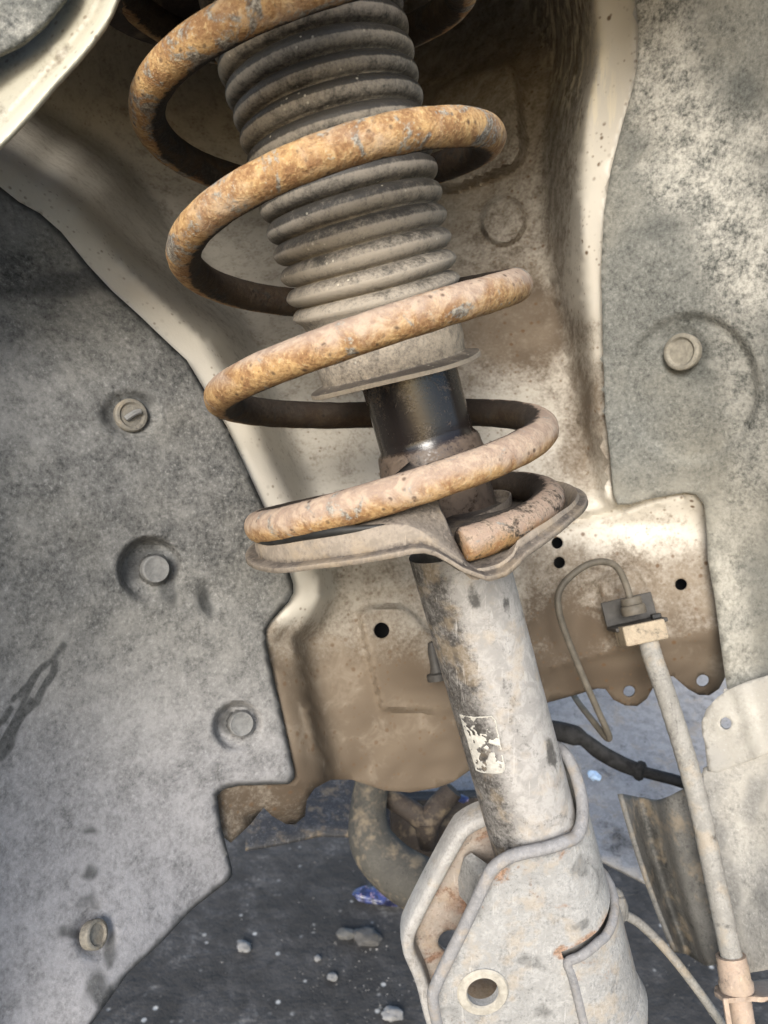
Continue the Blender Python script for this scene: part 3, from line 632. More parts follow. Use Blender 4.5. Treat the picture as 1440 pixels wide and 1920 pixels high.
mk('gloss_sleeve', V, F, M_SLEEVE, strut, attrs={'rust': (rr > .0255) * .9, 'dust': ss(hh, h1 + .015, h1 + .045) * .55 - .15 + (rr > .0255) * .6}, sharp=60)

# spring frame and coil (turn heights measured from the photo)
GF = Frame(at(810.8, 1200.0, .398), at(595.2, 222.5, .352)); RS = .074; RW = .0076
KN = np.arange(-90, 1441, 90); KH = np.array([0.0628, 0.0633, 0.0665, 0.0785, 0.0912, 0.0985, 0.115, 0.1410, 0.1553, 0.1655, 0.1795, 0.2053, 0.2219, 0.2302, 0.2430, 0.2665, 0.2760, 0.2935])
ks = spline(np.c_[KN, KH], 40)
KN2 = np.r_[ks[:, 0], 1530, 1800]; KH2 = np.r_[ks[:, 1], .3120, .372]
thd = np.arange(-74, 1750, 3.0); tr_ = np.radians(thd); hc = np.interp(thd, KN2, KH2)
RSA = np.interp(thd, [-90, 190, 340], [.0710, .0710, .0740]); path = GF.p(RSA, tr_, hc)
V, F = sweep(path, RW, 26, caps=False)
# rounded-off cut at the lower end
m = len(path); V = list(map(tuple, V)); c0 = path[0]; tdir = path[0] - path[1]; tdir /= np.linalg.norm(tdir)
ring0 = np.array(V[:26]); inner = c0 + (ring0 - c0) * .86 + tdir * .0012; b = len(V); V += list(map(tuple, inner)); V.append(tuple(c0 + tdir * .0012))
F += [(j, (j + 1) % 26, b + (j + 1) % 26, b + j) for j in range(26)] + [(b + j, b + (j + 1) % 26, b + 26) for j in range(26)]
V = np.array(V)
al = np.r_[np.repeat(np.clip(thd / 1300, 0, 1), 26), np.zeros(27)]
u_, v_, h_ = GF.loc(V); rad = np.hypot(u_, v_)
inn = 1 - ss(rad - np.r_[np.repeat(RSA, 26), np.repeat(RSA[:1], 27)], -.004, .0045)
# lump the surface: corrosion has eaten it unevenly
Wp = toW(V); off = np.array([mnoise.noise(Vector(p) * 130) * .6 + mnoise.noise(Vector(p) * 320) * .4 for p in Wp]) * .00042
cen = np.r_[np.repeat(path, 26, 0), np.repeat(path[:1], 27, 0)]; dv = V - cen; ln = np.linalg.norm(dv, axis=1)[:, None]; V = V + np.where(ln > .003, dv / np.maximum(ln, 1e-6), 0) * off[:, None]
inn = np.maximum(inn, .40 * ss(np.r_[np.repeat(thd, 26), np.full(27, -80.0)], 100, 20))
o = mk('coil_spring', V, F, M_RUST, None, attrs={'along': al, 'inner': inn}, closed=True, sharp=50)
tag(o, 'thick rusty orange coil spring wound around the ribbed rubber boot', 'coil spring')

# spring seat: a pressed pan that follows the coil and steps down at its end
def cpts(L, r, add=0): 
    out = []
    for px, py in L:
        a, h = GF.hitcyl(px, py, r); out.append((math.degrees(a) % 360, h))
    return out
UO = .0035                                       # the pan sits a little off the coil's axis
GS = Frame(GF.o + GF.u * UO, GF.o + GF.u * UO + GF.a)
def keys(L, r):
    out = []
    for px, py in L:
        a, h = GS.hitcyl(px, py, r); d = math.degrees(a) % 360
        if d < 100: d += 360
        out.append((d, h))
    return out
fl = keys([(520, 1071), (600, 1062), (700, 1049), (780, 1033), (805, 1033), (830, 1045), (870, 1070), (915, 1086), (945, 1078), (970, 1058), (985, 1040), (1030, 1008), (1070, 975)], .0845)
wt = keys([(500, 1020), (560, 1011), (650, 996), (720, 982), (756, 979), (790, 992), (830, 1018), (858, 1042)], .079)
rim = keys([(962, 1020), (1000, 993), (1050, 960), (1072, 945)], .0815)
fth = [a for a, h in fl]; fh = [h for a, h in fl]
stepdeg = wt[-1][0] + 1.0
tgrid = np.concatenate([np.arange(92, stepdeg - 3, 3), np.arange(stepdeg - 3, stepdeg + 8, 1.0), np.arange(stepdeg + 8, 451, 2.5), [452]])
H_F = np.interp(tgrid, [92] + fth + [400, 452], [fh[0]] + fh + [fh[-1], fh[0]])
h_lo = KH[1] - RW - .0006
cb = np.interp(tgrid, KN2, KH2) - RW - .0006          # underside of the coil where it lies on the left half
left = np.interp(tgrid, [92, 180] + [a for a, h in wt], [h_lo + .001, wt[0][1] - .001] + [h for a, h in wt])
lin_ = np.interp(tgrid, [92, 180, 215, 262, 286], [h_lo + .002, .0655, .0760, .0835, .0890])
rimh = np.interp(tgrid, [stepdeg, rim[0][0] - 8, rim[0][0] - 1] + [a for a, h in rim] + [400, 452], [fh[7] + .004, fh[7] + .004, rim[0][1] - .006] + [h for a, h in rim] + [rim[-1][1], h_lo + .002])
k_ = ss(tgrid, stepdeg - 1, stepdeg + 3)
V = []; NP = 0; dust_shade = []
for i, a in enumerate(tgrid):
    q = k_[i]; L_ = left[i]; R_ = rimh[i]; hf = H_F[i]; pk = ss(a, stepdeg + 2, stepdeg + 6) * ss(a, rim[0][0] + 2, rim[0][0] - 6)     # open drain pocket
    Li = lin_[i]
    P_l = [(.024, Li + .009), (.040, Li + .007), (.050, Li + .003), (.058, Li), (.066, Li * .65 + L_ * .35), (.074, Li * .15 + L_ * .85), (.0782, L_ - .0008), (.0790, L_ - .0024), (.0792, hf + .0042), (.0794, hf + .0020), (.0825, hf + .0016), (.0847, hf + .0012), (.0850, hf - .0008)]
    base = h_lo + (hf + .0045 - h_lo) * pk
    P_r = [(.024, h_lo + .010), (.040, h_lo + .008), (.052, h_lo + .0045), (.060, h_lo + .0003), (.070, h_lo - .0006), (.0755, (h_lo + .001) * (1 - pk) + (h_lo - .002) * pk), (.0792, R_ - .0010 * (1 - pk) - .0005), (.0812, R_ * (1 - pk) + (hf + .004) * pk), (.0818, (R_ - .002) * (1 - pk) + (hf + .003) * pk), (.0818, hf + .0024), (.0836, hf + .0016), (.0852, hf + .0012), (.0854, hf - .0008)]
    pr = [(x0 * (1 - q) + x1 * q, y0 * (1 - q) + y1 * q) for (x0, y0), (x1, y1) in zip(P_l, P_r)]; NP = len(pr)
    V.append(np.array([GS.p(r, math.radians(a), h) for r, h in pr])); dust_shade += [-.8, -.8, -.7, -.6, -.5, -.4, .1, .25, .2, -.6, -.5, .1, 0]  # inner pan darkened in the dust value to paint its shade
V = np.concatenate(V); nT = len(tgrid); F = []
for i in range(nT - 1):
    for j in range(NP - 1): F.append((i * NP + j, (i + 1) * NP + j, (i + 1) * NP + j + 1, i * NP + j + 1))
seat = mk('spring_seat', V, F, M_SEAT, strut, attrs={'dust': np.array(dust_shade)}, thick=.0024, off=1, sharp=28)
bm = bmesh.new(); bm.from_mesh(seat.data); bmesh.ops.remove_doubles(bm, verts=bm.verts, dist=1e-5)
bm.normal_update(); s_up = sum(f.normal.dot(Vector(toW(GF.a)[0] - CAMN)) * f.calc_area() for f in bm.faces)
if s_up > 0: bmesh.ops.reverse_faces(bm, faces=bm.faces)
bm.to_mesh(seat.data); bm.free()
tp = np.arange(150, stepdeg - 14, 3.0); V, F = sweep(GS.p(.0770, np.radians(tp), np.interp(tp, tgrid, left) + .0008 - .0022 * ss(tp, stepdeg - 42, stepdeg - 16)), .0024 - .0017 * ss(tp, stepdeg - 40, stepdeg - 15), 10)
mk('rubber_pad', V, F, M_BLACK, strut, closed=True)
# raised collar ring seen inside the coil end
h_c = SF.hitcyl(958, 930, .0345)[1]
V, F = revolve(SF, [(.027, h_c - .008), (.0335, h_c - .006), (.0345, h_c - .001), (.0345, h_c), (.0335, h_c), (.0328, h_c - .003), (.027, h_c - .004)], 72, True)
mk('seat_lip', V, F, M_SEAT, seat, closed=True, attrs={'dust': np.full(len(V), -.2)}, sharp=30)

# ------------------------------------------------------------------ rubber dust boot
BF = Frame(at(738, 690, .3835), at(578, 56, .3525))
boot = thing('dust_boot', at(738, 700, .384), 'ribbed black rubber dust boot full of dust inside the spring', 'dust boot')
def hb(px, py): 
    d = BF.loc(at(px, py, .3835 - (690 - py) / 634 * .031)); return d[2]
ctr = [(704, 560), (697, 523), (687, 483), (676, 443), (666, 402), (655, 360), (644, 318), (633, 273), (622, 228), (611, 188), (600, 146), (589, 99), (578, 56), (567, 12), (556, -32), (545, -76), (534, -120)]
wid = [326, 331, 333, 338, 341, 345, 349, 353, 357, 361, 368, 371, 373, 376, 378, 380, 382]
rings = [(hb(*c), w_ * .5 * (.3835 - (690 - c[1]) / 634 * .031) / FPX * .985) for c, w_ in zip(ctr, wid)]
prof = []; dst = []
for i, (h, r) in enumerate(rings):
    hn = rings[i + 1][0] if i + 1 < len(rings) else h + .011; p = hn - h; rn = rings[i + 1][1] if i + 1 < len(rings) else r
    low = ss(i, 6, 0)                             # lower folds are thin lips, upper ones fat rolls
    for k in range(14):
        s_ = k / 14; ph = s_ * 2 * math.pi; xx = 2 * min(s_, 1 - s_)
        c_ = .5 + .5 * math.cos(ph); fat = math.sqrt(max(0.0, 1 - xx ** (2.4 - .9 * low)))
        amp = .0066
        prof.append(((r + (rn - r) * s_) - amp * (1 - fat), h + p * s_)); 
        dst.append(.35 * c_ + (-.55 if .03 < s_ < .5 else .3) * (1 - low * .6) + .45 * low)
hc0 = rings[0][0]
prof = [(.0362, BF.loc(at(735, 662, .382))[2]), (.0364, hc0 - .012), (.037, hc0 - .007), (.0385, hc0 - .0035), (rings[0][1] - .0015, hc0 - .0018)] + prof
dst = [.6, .6, .5, .5, .6] + dst
V, F = revolve(BF, prof, 110)
Wp = toW(V); u_, v_, h_ = BF.loc(V); rr = np.hypot(u_, v_); wob = np.array([mnoise.noise(Vector(p) * 28) for p in Wp]) * .0005; sc = (rr + wob) / rr
V = BF.uvh(u_ * sc, v_ * sc, h_ + wob * .8 + v_ * sc * math.tan(math.radians(7)) * ss(h_, .12, .02))
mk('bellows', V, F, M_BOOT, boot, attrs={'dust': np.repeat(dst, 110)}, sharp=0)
hc1 = prof[0][1]
pr = [(.030, hc1 + .012), (.0372, hc1 + .012), (.0374, hc1 + .0005), (.0364, hc1 - .0066), (.0366, hc1 - .0070), (.0398, hc1 - .0080), (.0430, hc1 - .0090), (.0434, hc1 - .0093), (.0434, hc1 - .0111), (.0430, hc1 - .0113), (.030, hc1 - .0100)]
V, F = revolve(BF, pr, 110, True); u_, v_, h_ = BF.loc(V); a_ = np.arctan2(v_, u_)
V = BF.uvh(u_, v_, h_ + ss(np.hypot(u_, v_), .036, .043) * (.0006 * np.sin(3 * a_ + 1)) + v_ * math.tan(math.radians(2.5)))
mk('flared_flange', V, F, M_FLANGE, boot, attrs={'dust': np.repeat([.4, .4, .4, .4, .1, -.1, 0, .8, .8, .5, 0], 110)}, closed=True, sharp=18)  # edge lightened and flare face darkened: a highlight painted over the dust

# ------------------------------------------------------------------ knuckle bracket
RB = .0322                                        # outer face of the clamp
def ah(px, py):                                   # unrolled clamp coordinates in mm: flat ear for a<0, wrapped for a>0
    a, h = SF.hitcyl(px, py, RB)
    u, hp = SF.hitplane_v(px, py, -RB)
    if u < 0: return (u * 1000, hp * 1000)
    return ((a + math.pi / 2) * RB * 1000, h * 1000)
def unroll(P, R=RB):
    a, h = P[:, 0] / 1000, P[:, 1] / 1000; phi = np.maximum(a, 0) / R - math.pi / 2
    u = np.where(a < 0, a, R * np.cos(phi)); v = np.where(a < 0, -R, R * np.sin(phi))
    return SF.uvh(u, v, h)
topl = [ah(*q) for q in [(1085, 1570), (1060, 1582), (1020, 1595), (970, 1606), (945, 1617), (925, 1633), (910, 1660), (870, 1745), (840, 1805), (818, 1853), (813, 1876), (822, 1925), (850, 2010)]]
a_r, h_r = ah(1100, 1550)
back = [(80, 17), (68, 17), (58, 14), (50, 7), (42, -2), (32, -9.5)]
lowc = [ah(*q) for q in [(1135, 1722), (1118, 1748), (1082, 1772), (1052, 1785), (1062, 1812), (1072, 1845), (1090, 1922), (1110, 2010)]]
out = back[::1] + topl + list(reversed(lowc))[0:1] + list(reversed(lowc))[1:] + [(58, lowc[0][1] + 6), (78, lowc[0][1] + 16)]
hole_c = ah(905, 1858); hr = 8.6
P, T = sheet2d(out, holes=[circ(hole_c[0], hole_c[1], hr, hr, 28)], step=2.3, edge=1.5, fine=[(hole_c[0], hole_c[1], 18, 1.6)])
def brk_attr(P):
    d = np.hypot(P[:, 0] - hole_c[0], P[:, 1] - hole_c[1]); e = pldist(P[:, 0], P[:, 1], back + topl)
    return {'dust': .30 - .55 * ss(e, 6, 2), 'rust': .35 * ss(e, 14, 3) * ss(e, 0, 4) + .9 * ss(pldist(P[:, 0], P[:, 1], lowc[:4]), 7, 1), 'stain': blob(P[:, 0], P[:, 1], [(*ah(1095, 1625), 10, 9), (*ah(1000, 1800), 9, 8), (*ah(1085, 1740), 9, 4), (*ah(1020, 1900), 9, 7)]) * .8}
kb = None
V = unroll(P)
# edge is rolled outwards a little; ring round the hole is worn proud
u_, v_, h_ = SF.loc(V); e = pldist(P[:, 0], P[:, 1], topl); d = np.hypot(P[:, 0] - hole_c[0], P[:, 1] - hole_c[1])
e = pldist(P[:, 0], P[:, 1], back[1:] + topl); r_o = .0006 * (1 - ss(d, 12.5, 14.5))
flat = P[:, 0] < 0; rad = np.hypot(u_, v_); 
nu = np.where(flat, 0, u_ / rad); nv = np.where(flat, -1, v_ / rad)
V = V + (nu * r_o)[:, None] * SF.u + (nv * r_o)[:, None] * SF.v
T2 = T.copy(); cen = V[T].mean(1); nn = np.cross(V[T[:, 1]] - V[T[:, 0]], V[T[:, 2]] - V[T[:, 0]]); lu, lv, lh = SF.loc(cen)
outv = np.where((P[T].mean(1)[:, 0] < 0)[:, None], -SF.v, lu[:, None] * SF.u + lv[:, None] * SF.v)
fl_ = (-(nn * outv).sum(1)) < 0; T2[fl_] = T2[fl_][:, ::-1]
kb = mk('knuckle_bracket', V, T2, M_BRKT, strut, attrs=brk_attr(P), thick=.0048, bevel=.0008, sharp=50)
ed = spline(np.array(back + topl), 5); V = unroll(ed); u_, v_, h_ = SF.loc(V); fl2 = ed[:, 0] < 0; rad = np.hypot(u_, v_)
V = V - (np.where(fl2, 0, u_ / rad) * .0018)[:, None] * SF.u - (np.where(fl2, -1, v_ / rad) * .0018)[:, None] * SF.v
V, F = sweep(V, .0034, 14); mk('rolled_edge', V, F, M_EDGE, kb, closed=True, attrs={'dust': np.full(len(V), .1)})
# worn ring around the near bolt hole
ang = np.arange(40) * 2 * math.pi / 40; V = []
for r_, z_ in [(8.4, .0002), (9.2, .0012), (13.0, .0012), (13.8, .0003)]:
    q = np.c_[hole_c[0] + r_ * np.cos(ang), hole_c[1] + r_ * np.sin(ang)]; V.append(unroll(q) - SF.v * (z_ + .0006))
V = np.concatenate(V); F = [(i * 40 + j, i * 40 + (j + 1) % 40, (i + 1) * 40 + (j + 1) % 40, (i + 1) * 40 + j) for i in range(3) for j in range(40)]
mk('hole_ring', V, F, M_WORN, kb, closed=False)
# lower band, pressed a little further out
tb = [ah(*q) for q in [(1062, 1797), (1085, 1786), (1120, 1762), (1140, 1738)]]
RB2 = RB + .0032
outb = [(-3.6, tb[0][1] - 1), (tb[1][0], tb[1][1] - 1), tb[2], tb[3], (62, tb[3][1] + 8), (84, tb[3][1] + 14), (84, tb[3][1] - 70), (30, tb[3][1] - 75), (-5.5, tb[3][1] - 75), (-4.4, -117), (-3.4, -92)]
P, T = sheet2d(outb, step=4, edge=2.5); V = unroll(P, RB2)
cen = V[T].mean(1); nn = np.cross(V[T[:, 1]] - V[T[:, 0]], V[T[:, 2]] - V[T[:, 0]]); lu, lv, lh = SF.loc(cen); ov = lu[:, None] * SF.u + lv[:, None] * SF.v
fl_ = (-(nn * ov).sum(1)) < 0; T[fl_] = T[fl_][:, ::-1]
mk('lower_band', V, T, M_BRKT, kb, attrs={'rust': .25 + 0 * P[:, 0], 'dust': .2 + 0 * P[:, 0]}, thick=.004, bevel=.0007)
ed = spline(np.array([(-4.6, -122), (-4.0, -112), (-3.4, -92), (-3.5, tb[0][1] - 8)] + outb[:6]), 5); V = unroll(ed, RB2); u_, v_, h_ = SF.loc(V); fl2 = ed[:, 0] < 0; rad = np.hypot(u_, v_)
V = V - (np.where(fl2, 0, u_ / rad) * .0016)[:, None] * SF.u - (np.where(fl2, -1, v_ / rad) * .0016)[:, None] * SF.v
V, F = sweep(V, .0026, 12); mk('rolled_edge', V, F, M_EDGE, kb, closed=True, attrs={'dust': np.full(len(V), .1)})
# foot ring at the very bottom
hfo = SF.hitcyl(1190, 1890, RB2)[1]
V, F = revolve(SF, [(.026, hfo - .02), (.036, hfo - .02), (.038, hfo - .010), (.036, hfo - .002), (.026, hfo)], 60, True)
mk('foot_ring', V, F, M_BRKT, kb, closed=True, attrs={'dust': np.full(300, .3)})
# rear ear
VR = .026
def ear(px, py): u, h = SF.hitplane_v(px, py, VR); return (u * 1000, h * 1000)
re_ = [ear(*q) for q in [(960, 1480), (925, 1500), (890, 1512), (862, 1528), (845, 1548), (800, 1630), (762, 1705), (752, 1735), (754, 1765), (776, 1818), (792, 1880), (812, 1940), (900, 1990), (1010, 1960), (1010, 1560)]]
hc2 = ear(846, 1766); # its rim is turned towards the near plate
ol = spline(np.array(re_[1:12]), 8); tg = np.gradient(ol, axis=0); tg /= np.linalg.norm(tg, axis=1)[:, None]; nr = np.c_[-tg[:, 1], tg[:, 0]]
if ((np.array(re_).mean(0) - ol.mean(0)) * nr.mean(0)).sum() < 0: nr = -nr
P, T = sheet2d([tuple(q) for q in (ol + nr * 2.0)] + re_[12:], holes=[circ(*hc2, 8.2, 8.2, 24)], step=3, edge=2)
V = SF.uvh(P[:, 0] / 1000, np.full(len(P), VR), P[:, 1] / 1000); e = pldist(P[:, 0], P[:, 1], re_[:11])
re_plate = mk('rear_ear', V, face_camera(V, T), M_RUSTY, kb, attrs={'dust': .1 + .2 * ss(e, 20, 8), 'rust': .12 + 0 * e}, thick=.0042)
V = []; sec = [(0.0, .004), (-.3, -.003), (.2, -.0112), (1.2, -.0128), (2.5, -.0134), (6.0, -.0130), (7.2, -.0115), (7.6, -.008), (8.2, .003)]
for w_, z_ in sec: q = ol + nr * w_; V.append(SF.uvh(q[:, 0] / 1000, np.full(len(q), VR + z_), q[:, 1] / 1000))
V = np.concatenate(V); n = len(ol); T = np.array([f for j in range(len(sec) - 1) for i in range(n - 1) for f in ((j * n + i, j * n + i + 1, (j + 1) * n + i), (j * n + i + 1, (j + 1) * n + i + 1, (j + 1) * n + i))])
mk('rolled_edge', V, T, M_EDGE2, kb, closed=True, attrs={'dust': np.full(len(V), .25)}, sharp=50)
# spacer web between the ears
web = [ear(*q) for q in [(870, 1608), (890, 1600), (935, 1650), (930, 1700), (905, 1650)]]
w0 = np.array([at(868, 1606, .452), at(884, 1597, .449), at(925, 1625, .437), at(935, 1668, .427), at(916, 1668, .428), at(893, 1633, .440)])
w1 = w0 - SF.a * .03 + np.array([-.012, 0, .012])
V = np.concatenate([w0, w1]); n = 6; F = [tuple(range(n)), tuple(n + i for i in range(n))] + [(i, (i + 1) % n, n + (i + 1) % n, n + i) for i in range(n)]
mk('spacer_web', V, F, M_BRKT, kb, smooth=False, closed=True, bevel=.0012, attrs={'dust': np.zeros(12)})
# small clip and nut behind the clamp
fr = Frame(at(1150, 1730, .455), at(1163, 1672, .455)); V, F = revolve(fr, [(.0001, 0), (.0055, 0), (.006, .004), (.0052, .012), (.0035, .016), (.0001, .017)], 16)
mk('wire_clip', V, F, M_HOSE, strut, closed=True)

# worn paper label on the tube: scraps of paper left inside a pale border
def lab(px, py):
    a, h = SF.hitcyl(px, py, RT); return (a * RT * 1000, h * 1000)
def label_mesh(name, poly, mat, lift, parent, holes=()):
    P, T = sheet2d(poly, holes=holes, step=2.0, edge=1.0); V = SF.p(RT + lift, P[:, 0] / 1000 / RT, P[:, 1] / 1000); return mk(name, V, face_camera(V, T), mat, parent, thick=.00012, off=1)
corners = [lab(*q) for q in [(862, 1338), (922, 1341), (930, 1350), (938, 1392), (948, 1440), (943, 1450), (893, 1444)]]
inner = [lab(*q) for q in [(866, 1345), (915, 1349), (920, 1356), (928, 1395), (937, 1434), (932, 1441), (897, 1436)]]
M_PAPER = m_plain('worn_label_paper', (.46, .445, .40), .85, .25, 400)
def rough_poly(L, s=.35):
    return [(a + (random.random() - .5) * s, b + (random.random() - .5) * s) for a, b in dens(L, 1.0)]
cc = [(a, b) for a, b in corners]
P, T = sheet2d(rough_poly(corners), step=.62, edge=.6)
cen = P[T].mean(1); e_ = pldist(cen[:, 0], cen[:, 1], cc + cc[:1]); nv_ = np.array([mnoise.noise(Vector((a * .16, b * .16, 3.3))) + .6 * mnoise.noise(Vector((a * .55, b * .55, 1.3))) for a, b in cen])
T = T[(nv_ > .22) | ((e_ < .8) & (nv_ > -.3))]; us = np.unique(T); rm_ = -np.ones(len(P), int); rm_[us] = np.arange(len(us)); P = P[us]; T = rm_[T]
V = SF.p(RT + .0003, P[:, 0] / 1000 / RT, P[:, 1] / 1000)
lb = mk('worn_label', V, face_camera(V, T), M_PAPER, strut, thick=.00012, off=1)

# upper spring seat, just above the frame
V, F = revolve(Frame(GF.p(0, 0, .335), GF.p(0, 0, .36)), [(.02, .0), (.062, -.002), (.075, -.012), (.088, -.012), (.092, .0), (.085, .012), (.02, .02)], 60, True)
o = mk('upper_spring_seat', V, F, M_BROWNC, None, closed=True); tag(o, 'dark rusty upper spring seat at the top edge above the coil', 'spring seat')

# ------------------------------------------------------------------ brake line, hose and brackets
def tube(name, pts, r, mat, parent, n=14, k=10, attrs=None):
    q = spline(pts, k); V, F = sweep(at(q[:, 0], q[:, 1], q[:, 2]), r, n); return mk(name, V, F, mat, parent, closed=True, attrs=attrs)
pipe = thing('brake_pipe', at(1140, 1385, .52), 'thin dark metal brake pipe looping from the bracket and bent into a V', 'brake pipe')
tube('pipe', [(1185, 1135, .495), (1172, 1092, .495), (1155, 1062, .493), (1128, 1053, .49), (1095, 1062, .488), (1060, 1090, .488), (1047, 1115, .488), (1047, 1140, .488), (1056, 1175, .49), (1085, 1250, .494), (1120, 1330, .50), (1138, 1370, .504), (1142, 1384, .507), (1134, 1380, .511), (1110, 1350, .525), (1085, 1318, .550), (1068, 1290, .575), (1050, 1255, .60)], .0022, M_PIPE, pipe)
hose = thing('brake_hose', at(1380, 1800, .45), 'long grey rubber brake hose running down from the block to the rusty ferrule', 'brake hose')
fb = Frame(at(1207, 1205, .488), at(1190, 1140, .492))
hk = Frame(at(1190, 1152, .492), at(1179, 1110, .494))
for r_, a_, b_ in ((.0078, 0, .006), (.0066, .0062, .011)):
    V, F = revolve(hk, [(.0001, a_), (r_ * .96, a_), (r_, a_ + .001), (r_, b_ - .001), (r_ * .9, b_), (.0001, b_)], 24); mk('pipe_nut', V, F, M_PIPE, hose, closed=True)
V, F = boxes(fb, -.0135, .0135, -.010, .012, 0, .0125); mk('hose_block', V, F, M_BLOCK, hose, smooth=False, closed=True, bevel=.0012)
q = spline([(1214, 1195, .487), (1225, 1235, .485), (1248, 1300, .482), (1280, 1400, .475), (1308, 1500, .468), (1328, 1590, .462), (1345, 1670, .457), (1360, 1740, .453), (1372, 1795, .450)], 14)
rr = np.full(len(q), .0062) + .00012 * np.sin(np.arange(len(q)) * 1.9); V, F = sweep(at(q[:, 0], q[:, 1], q[:, 2]), rr, 22); mk('hose', V, F, M_HOSE, hose, closed=True, attrs={'dust': np.full(len(V), .25)})
ff = Frame(at(1382, 1856, .447), at(1371, 1797, .450))
V, F = revolve(ff, [(.0001, 0), (.0094, 0), (.0097, .004), (.0088, .0055), (.0088, .0130), (.0084, .0145), (.0084, .0185), (.0066, .0188), (.0066, .016)], 28); mk('ferrule', V, F, M_FERR, hose, closed=True)
V, F = sweep(SFp := np.array([at(1383, 1855, .447), at(1395, 1930, .443), at(1402, 1990, .44)]), .0066, 18); mk('pipe_stub', V, F, M_FERR, hose, closed=True)
brk = thing('hose_bracket', at(1400, 1870, .445), 'rusty pinkish bracket plate holding the hose ferrule at the bottom right', 'bracket')
fp = Frame(at(1383, 1858, .447), at(1375, 1808, .450))
poly = [(-11, -9), (-13, 2), (-9, 10), (0, 13), (30, 13), (45, 10), (45, -12), (8, -11), (4, -9)]
P, T = sheet2d([(a, b) for a, b in poly], holes=[circ(27, 1, 4.5, 4, 16)], step=3, edge=2); V = fp.uvh(P[:, 0] / 1000, P[:, 1] / 1000, 0 * P[:, 0]); T = face_camera(V, T)
mk('bracket_plate', V, T, M_FERR, brk, thick=.0025, bevel=.0004)
V, F = boxes(fp, -.0125, -.0095, -.010, -.0075, -.016, .0005); mk('bracket_leg', V, F, M_FERR, brk, smooth=False, closed=True, bevel=.0006)
pb = thing('pipe_bracket', at(1160, 1190, .51), 'black square steel bracket plate behind the brake hose block', 'bracket')
fk = Frame(at(1195, 1172, .497), at(1181, 1118, .499))
V, F = boxes(fk, -.0165, .0175, -.0085, .014, -.001, .0016); mk('bracket_plate', V, F, M_DARKM, pb, smooth=False, closed=True, bevel=.0006)
V, F = boxes(fk, -.0165, .0175, .011, .0135, .0016, .018); mk('bracket_back', V, F, M_DARKM, pb, smooth=False, closed=True, bevel=.0006)
V, F = boxes(fk, .009, .015, -.006, -.001, .0016, .005); mk('bracket_bolt', V, F, M_BLACK, pb, smooth=False, closed=True, bevel=.0008)

wire = thing('sensor_wire', at(1350, 1900, .47), 'thin grey sensor wire arching down from behind the knuckle bracket', 'wire')
tube('wire_lead', [(1150, 1700, .462), (1165, 1712, .463), (1200, 1732, .468), (1250, 1782, .472), (1300, 1845, .475), (1345, 1908, .476), (1380, 1960, .476)], .0028, M_HOSE, wire)
V, F = sweep(at(np.array([1140, 1150, 1160, 1166]), np.array([1668, 1680, 1702, 1722]), np.array([.458] * 4)), np.array([.004, .006, .0058, .004]), 14); mk('wire_plug', V, F, M_HOSE, wire, closed=True)

# ------------------------------------------------------------------ things under the car
sh = tps([(560, 1450, .78), (1000, 1300, .86), (1350, 1300, .84), (560, 1570, .70), (1000, 1650, .66), (1330, 1700, .64), (800, 1500, .76), (1200, 1450, .76)])
SHO = [(470, 1380), (900, 1240), (1420, 1220), (1440, 1640), (1330, 1690), (1260, 1672), (1210, 1652), (1150, 1622), (1110, 1600), (1060, 1575), (1000, 1560), (900, 1556), (700, 1565), (600, 1562), (520, 1580), (460, 1590)]
o = sheet('engine_splash_shield', SHO, lambda x, y: sh(x, y) + .006 * np.sin(x / 60) * np.sin(y / 50), M_SHIELD, None, step=22, edge=16, thick=.004, attrs={'dust': lambda x, y: .35 * ss(x, 900, 1050) - 1.0 * ss(x, 860, 700), 'stain': lambda x, y: blob(x, y, [(1160, 1590, 60, 30), (1320, 1330, 14, 10), (1140, 1560, 24, 20)]) * .8})
tag(o, 'pale dusty engine splash shield seen under the frame rail behind the hose', 'splash shield')
tie = thing('steering_tie_rod', at(1200, 1440, .63), 'black steering tie rod with a rubber boot crossing behind the damper tube', 'tie rod')
q = spline([(1000, 1365, .66), (1050, 1372, .655), (1090, 1384, .65), (1125, 1410, .645), (1165, 1432, .64), (1196, 1444, .636)], 8)
rr = np.interp(np.arange(len(q)), [0, 14, 17, 22, 30, len(q) - 1], [.0085, .0085, .0058, .0066, .0066, .006]); V, F = sweep(at(q[:, 0], q[:, 1], q[:, 2]), rr, 18); mk('rod_boot', V, F, M_DULL, tie, closed=True)
V, F = sweep(at(np.array([1192, 1197, 1204, 1209]), np.array([1442, 1444, 1447, 1449]), np.array([.637, .636, .635, .634])), np.array([.007, .0082, .0082, .006]), 18); mk('clamp_collar', V, F, M_DULL, tie, closed=True)
tube('rod', [(1205, 1447, .635), (1240, 1456, .63), (1270, 1464, .625), (1330, 1484, .62)], .0046, M_DULL, tie)
arm = thing('control_arm', at(720, 1640, .62), 'curved grey cast arm hanging below the rail beside the near bracket', 'control arm')
q = spline([(700, 1455, .635), (690, 1520, .63), (698, 1580, .62), (740, 1630, .61), (800, 1665, .60), (860, 1690, .60)], 10); rr = np.interp(np.arange(len(q)), [0, 10, 22, 35, len(q) - 1], [.014, .015, .019, .021, .021])
V, F = sweep(at(q[:, 0], q[:, 1], q[:, 2]), rr, 22); mk('arm_casting', V, F, M_ARM, arm, closed=True)
cs = thing('steering_knuckle', at(800, 1560, .66), 'dark rusty branching casting behind the curved grey arm', 'casting')
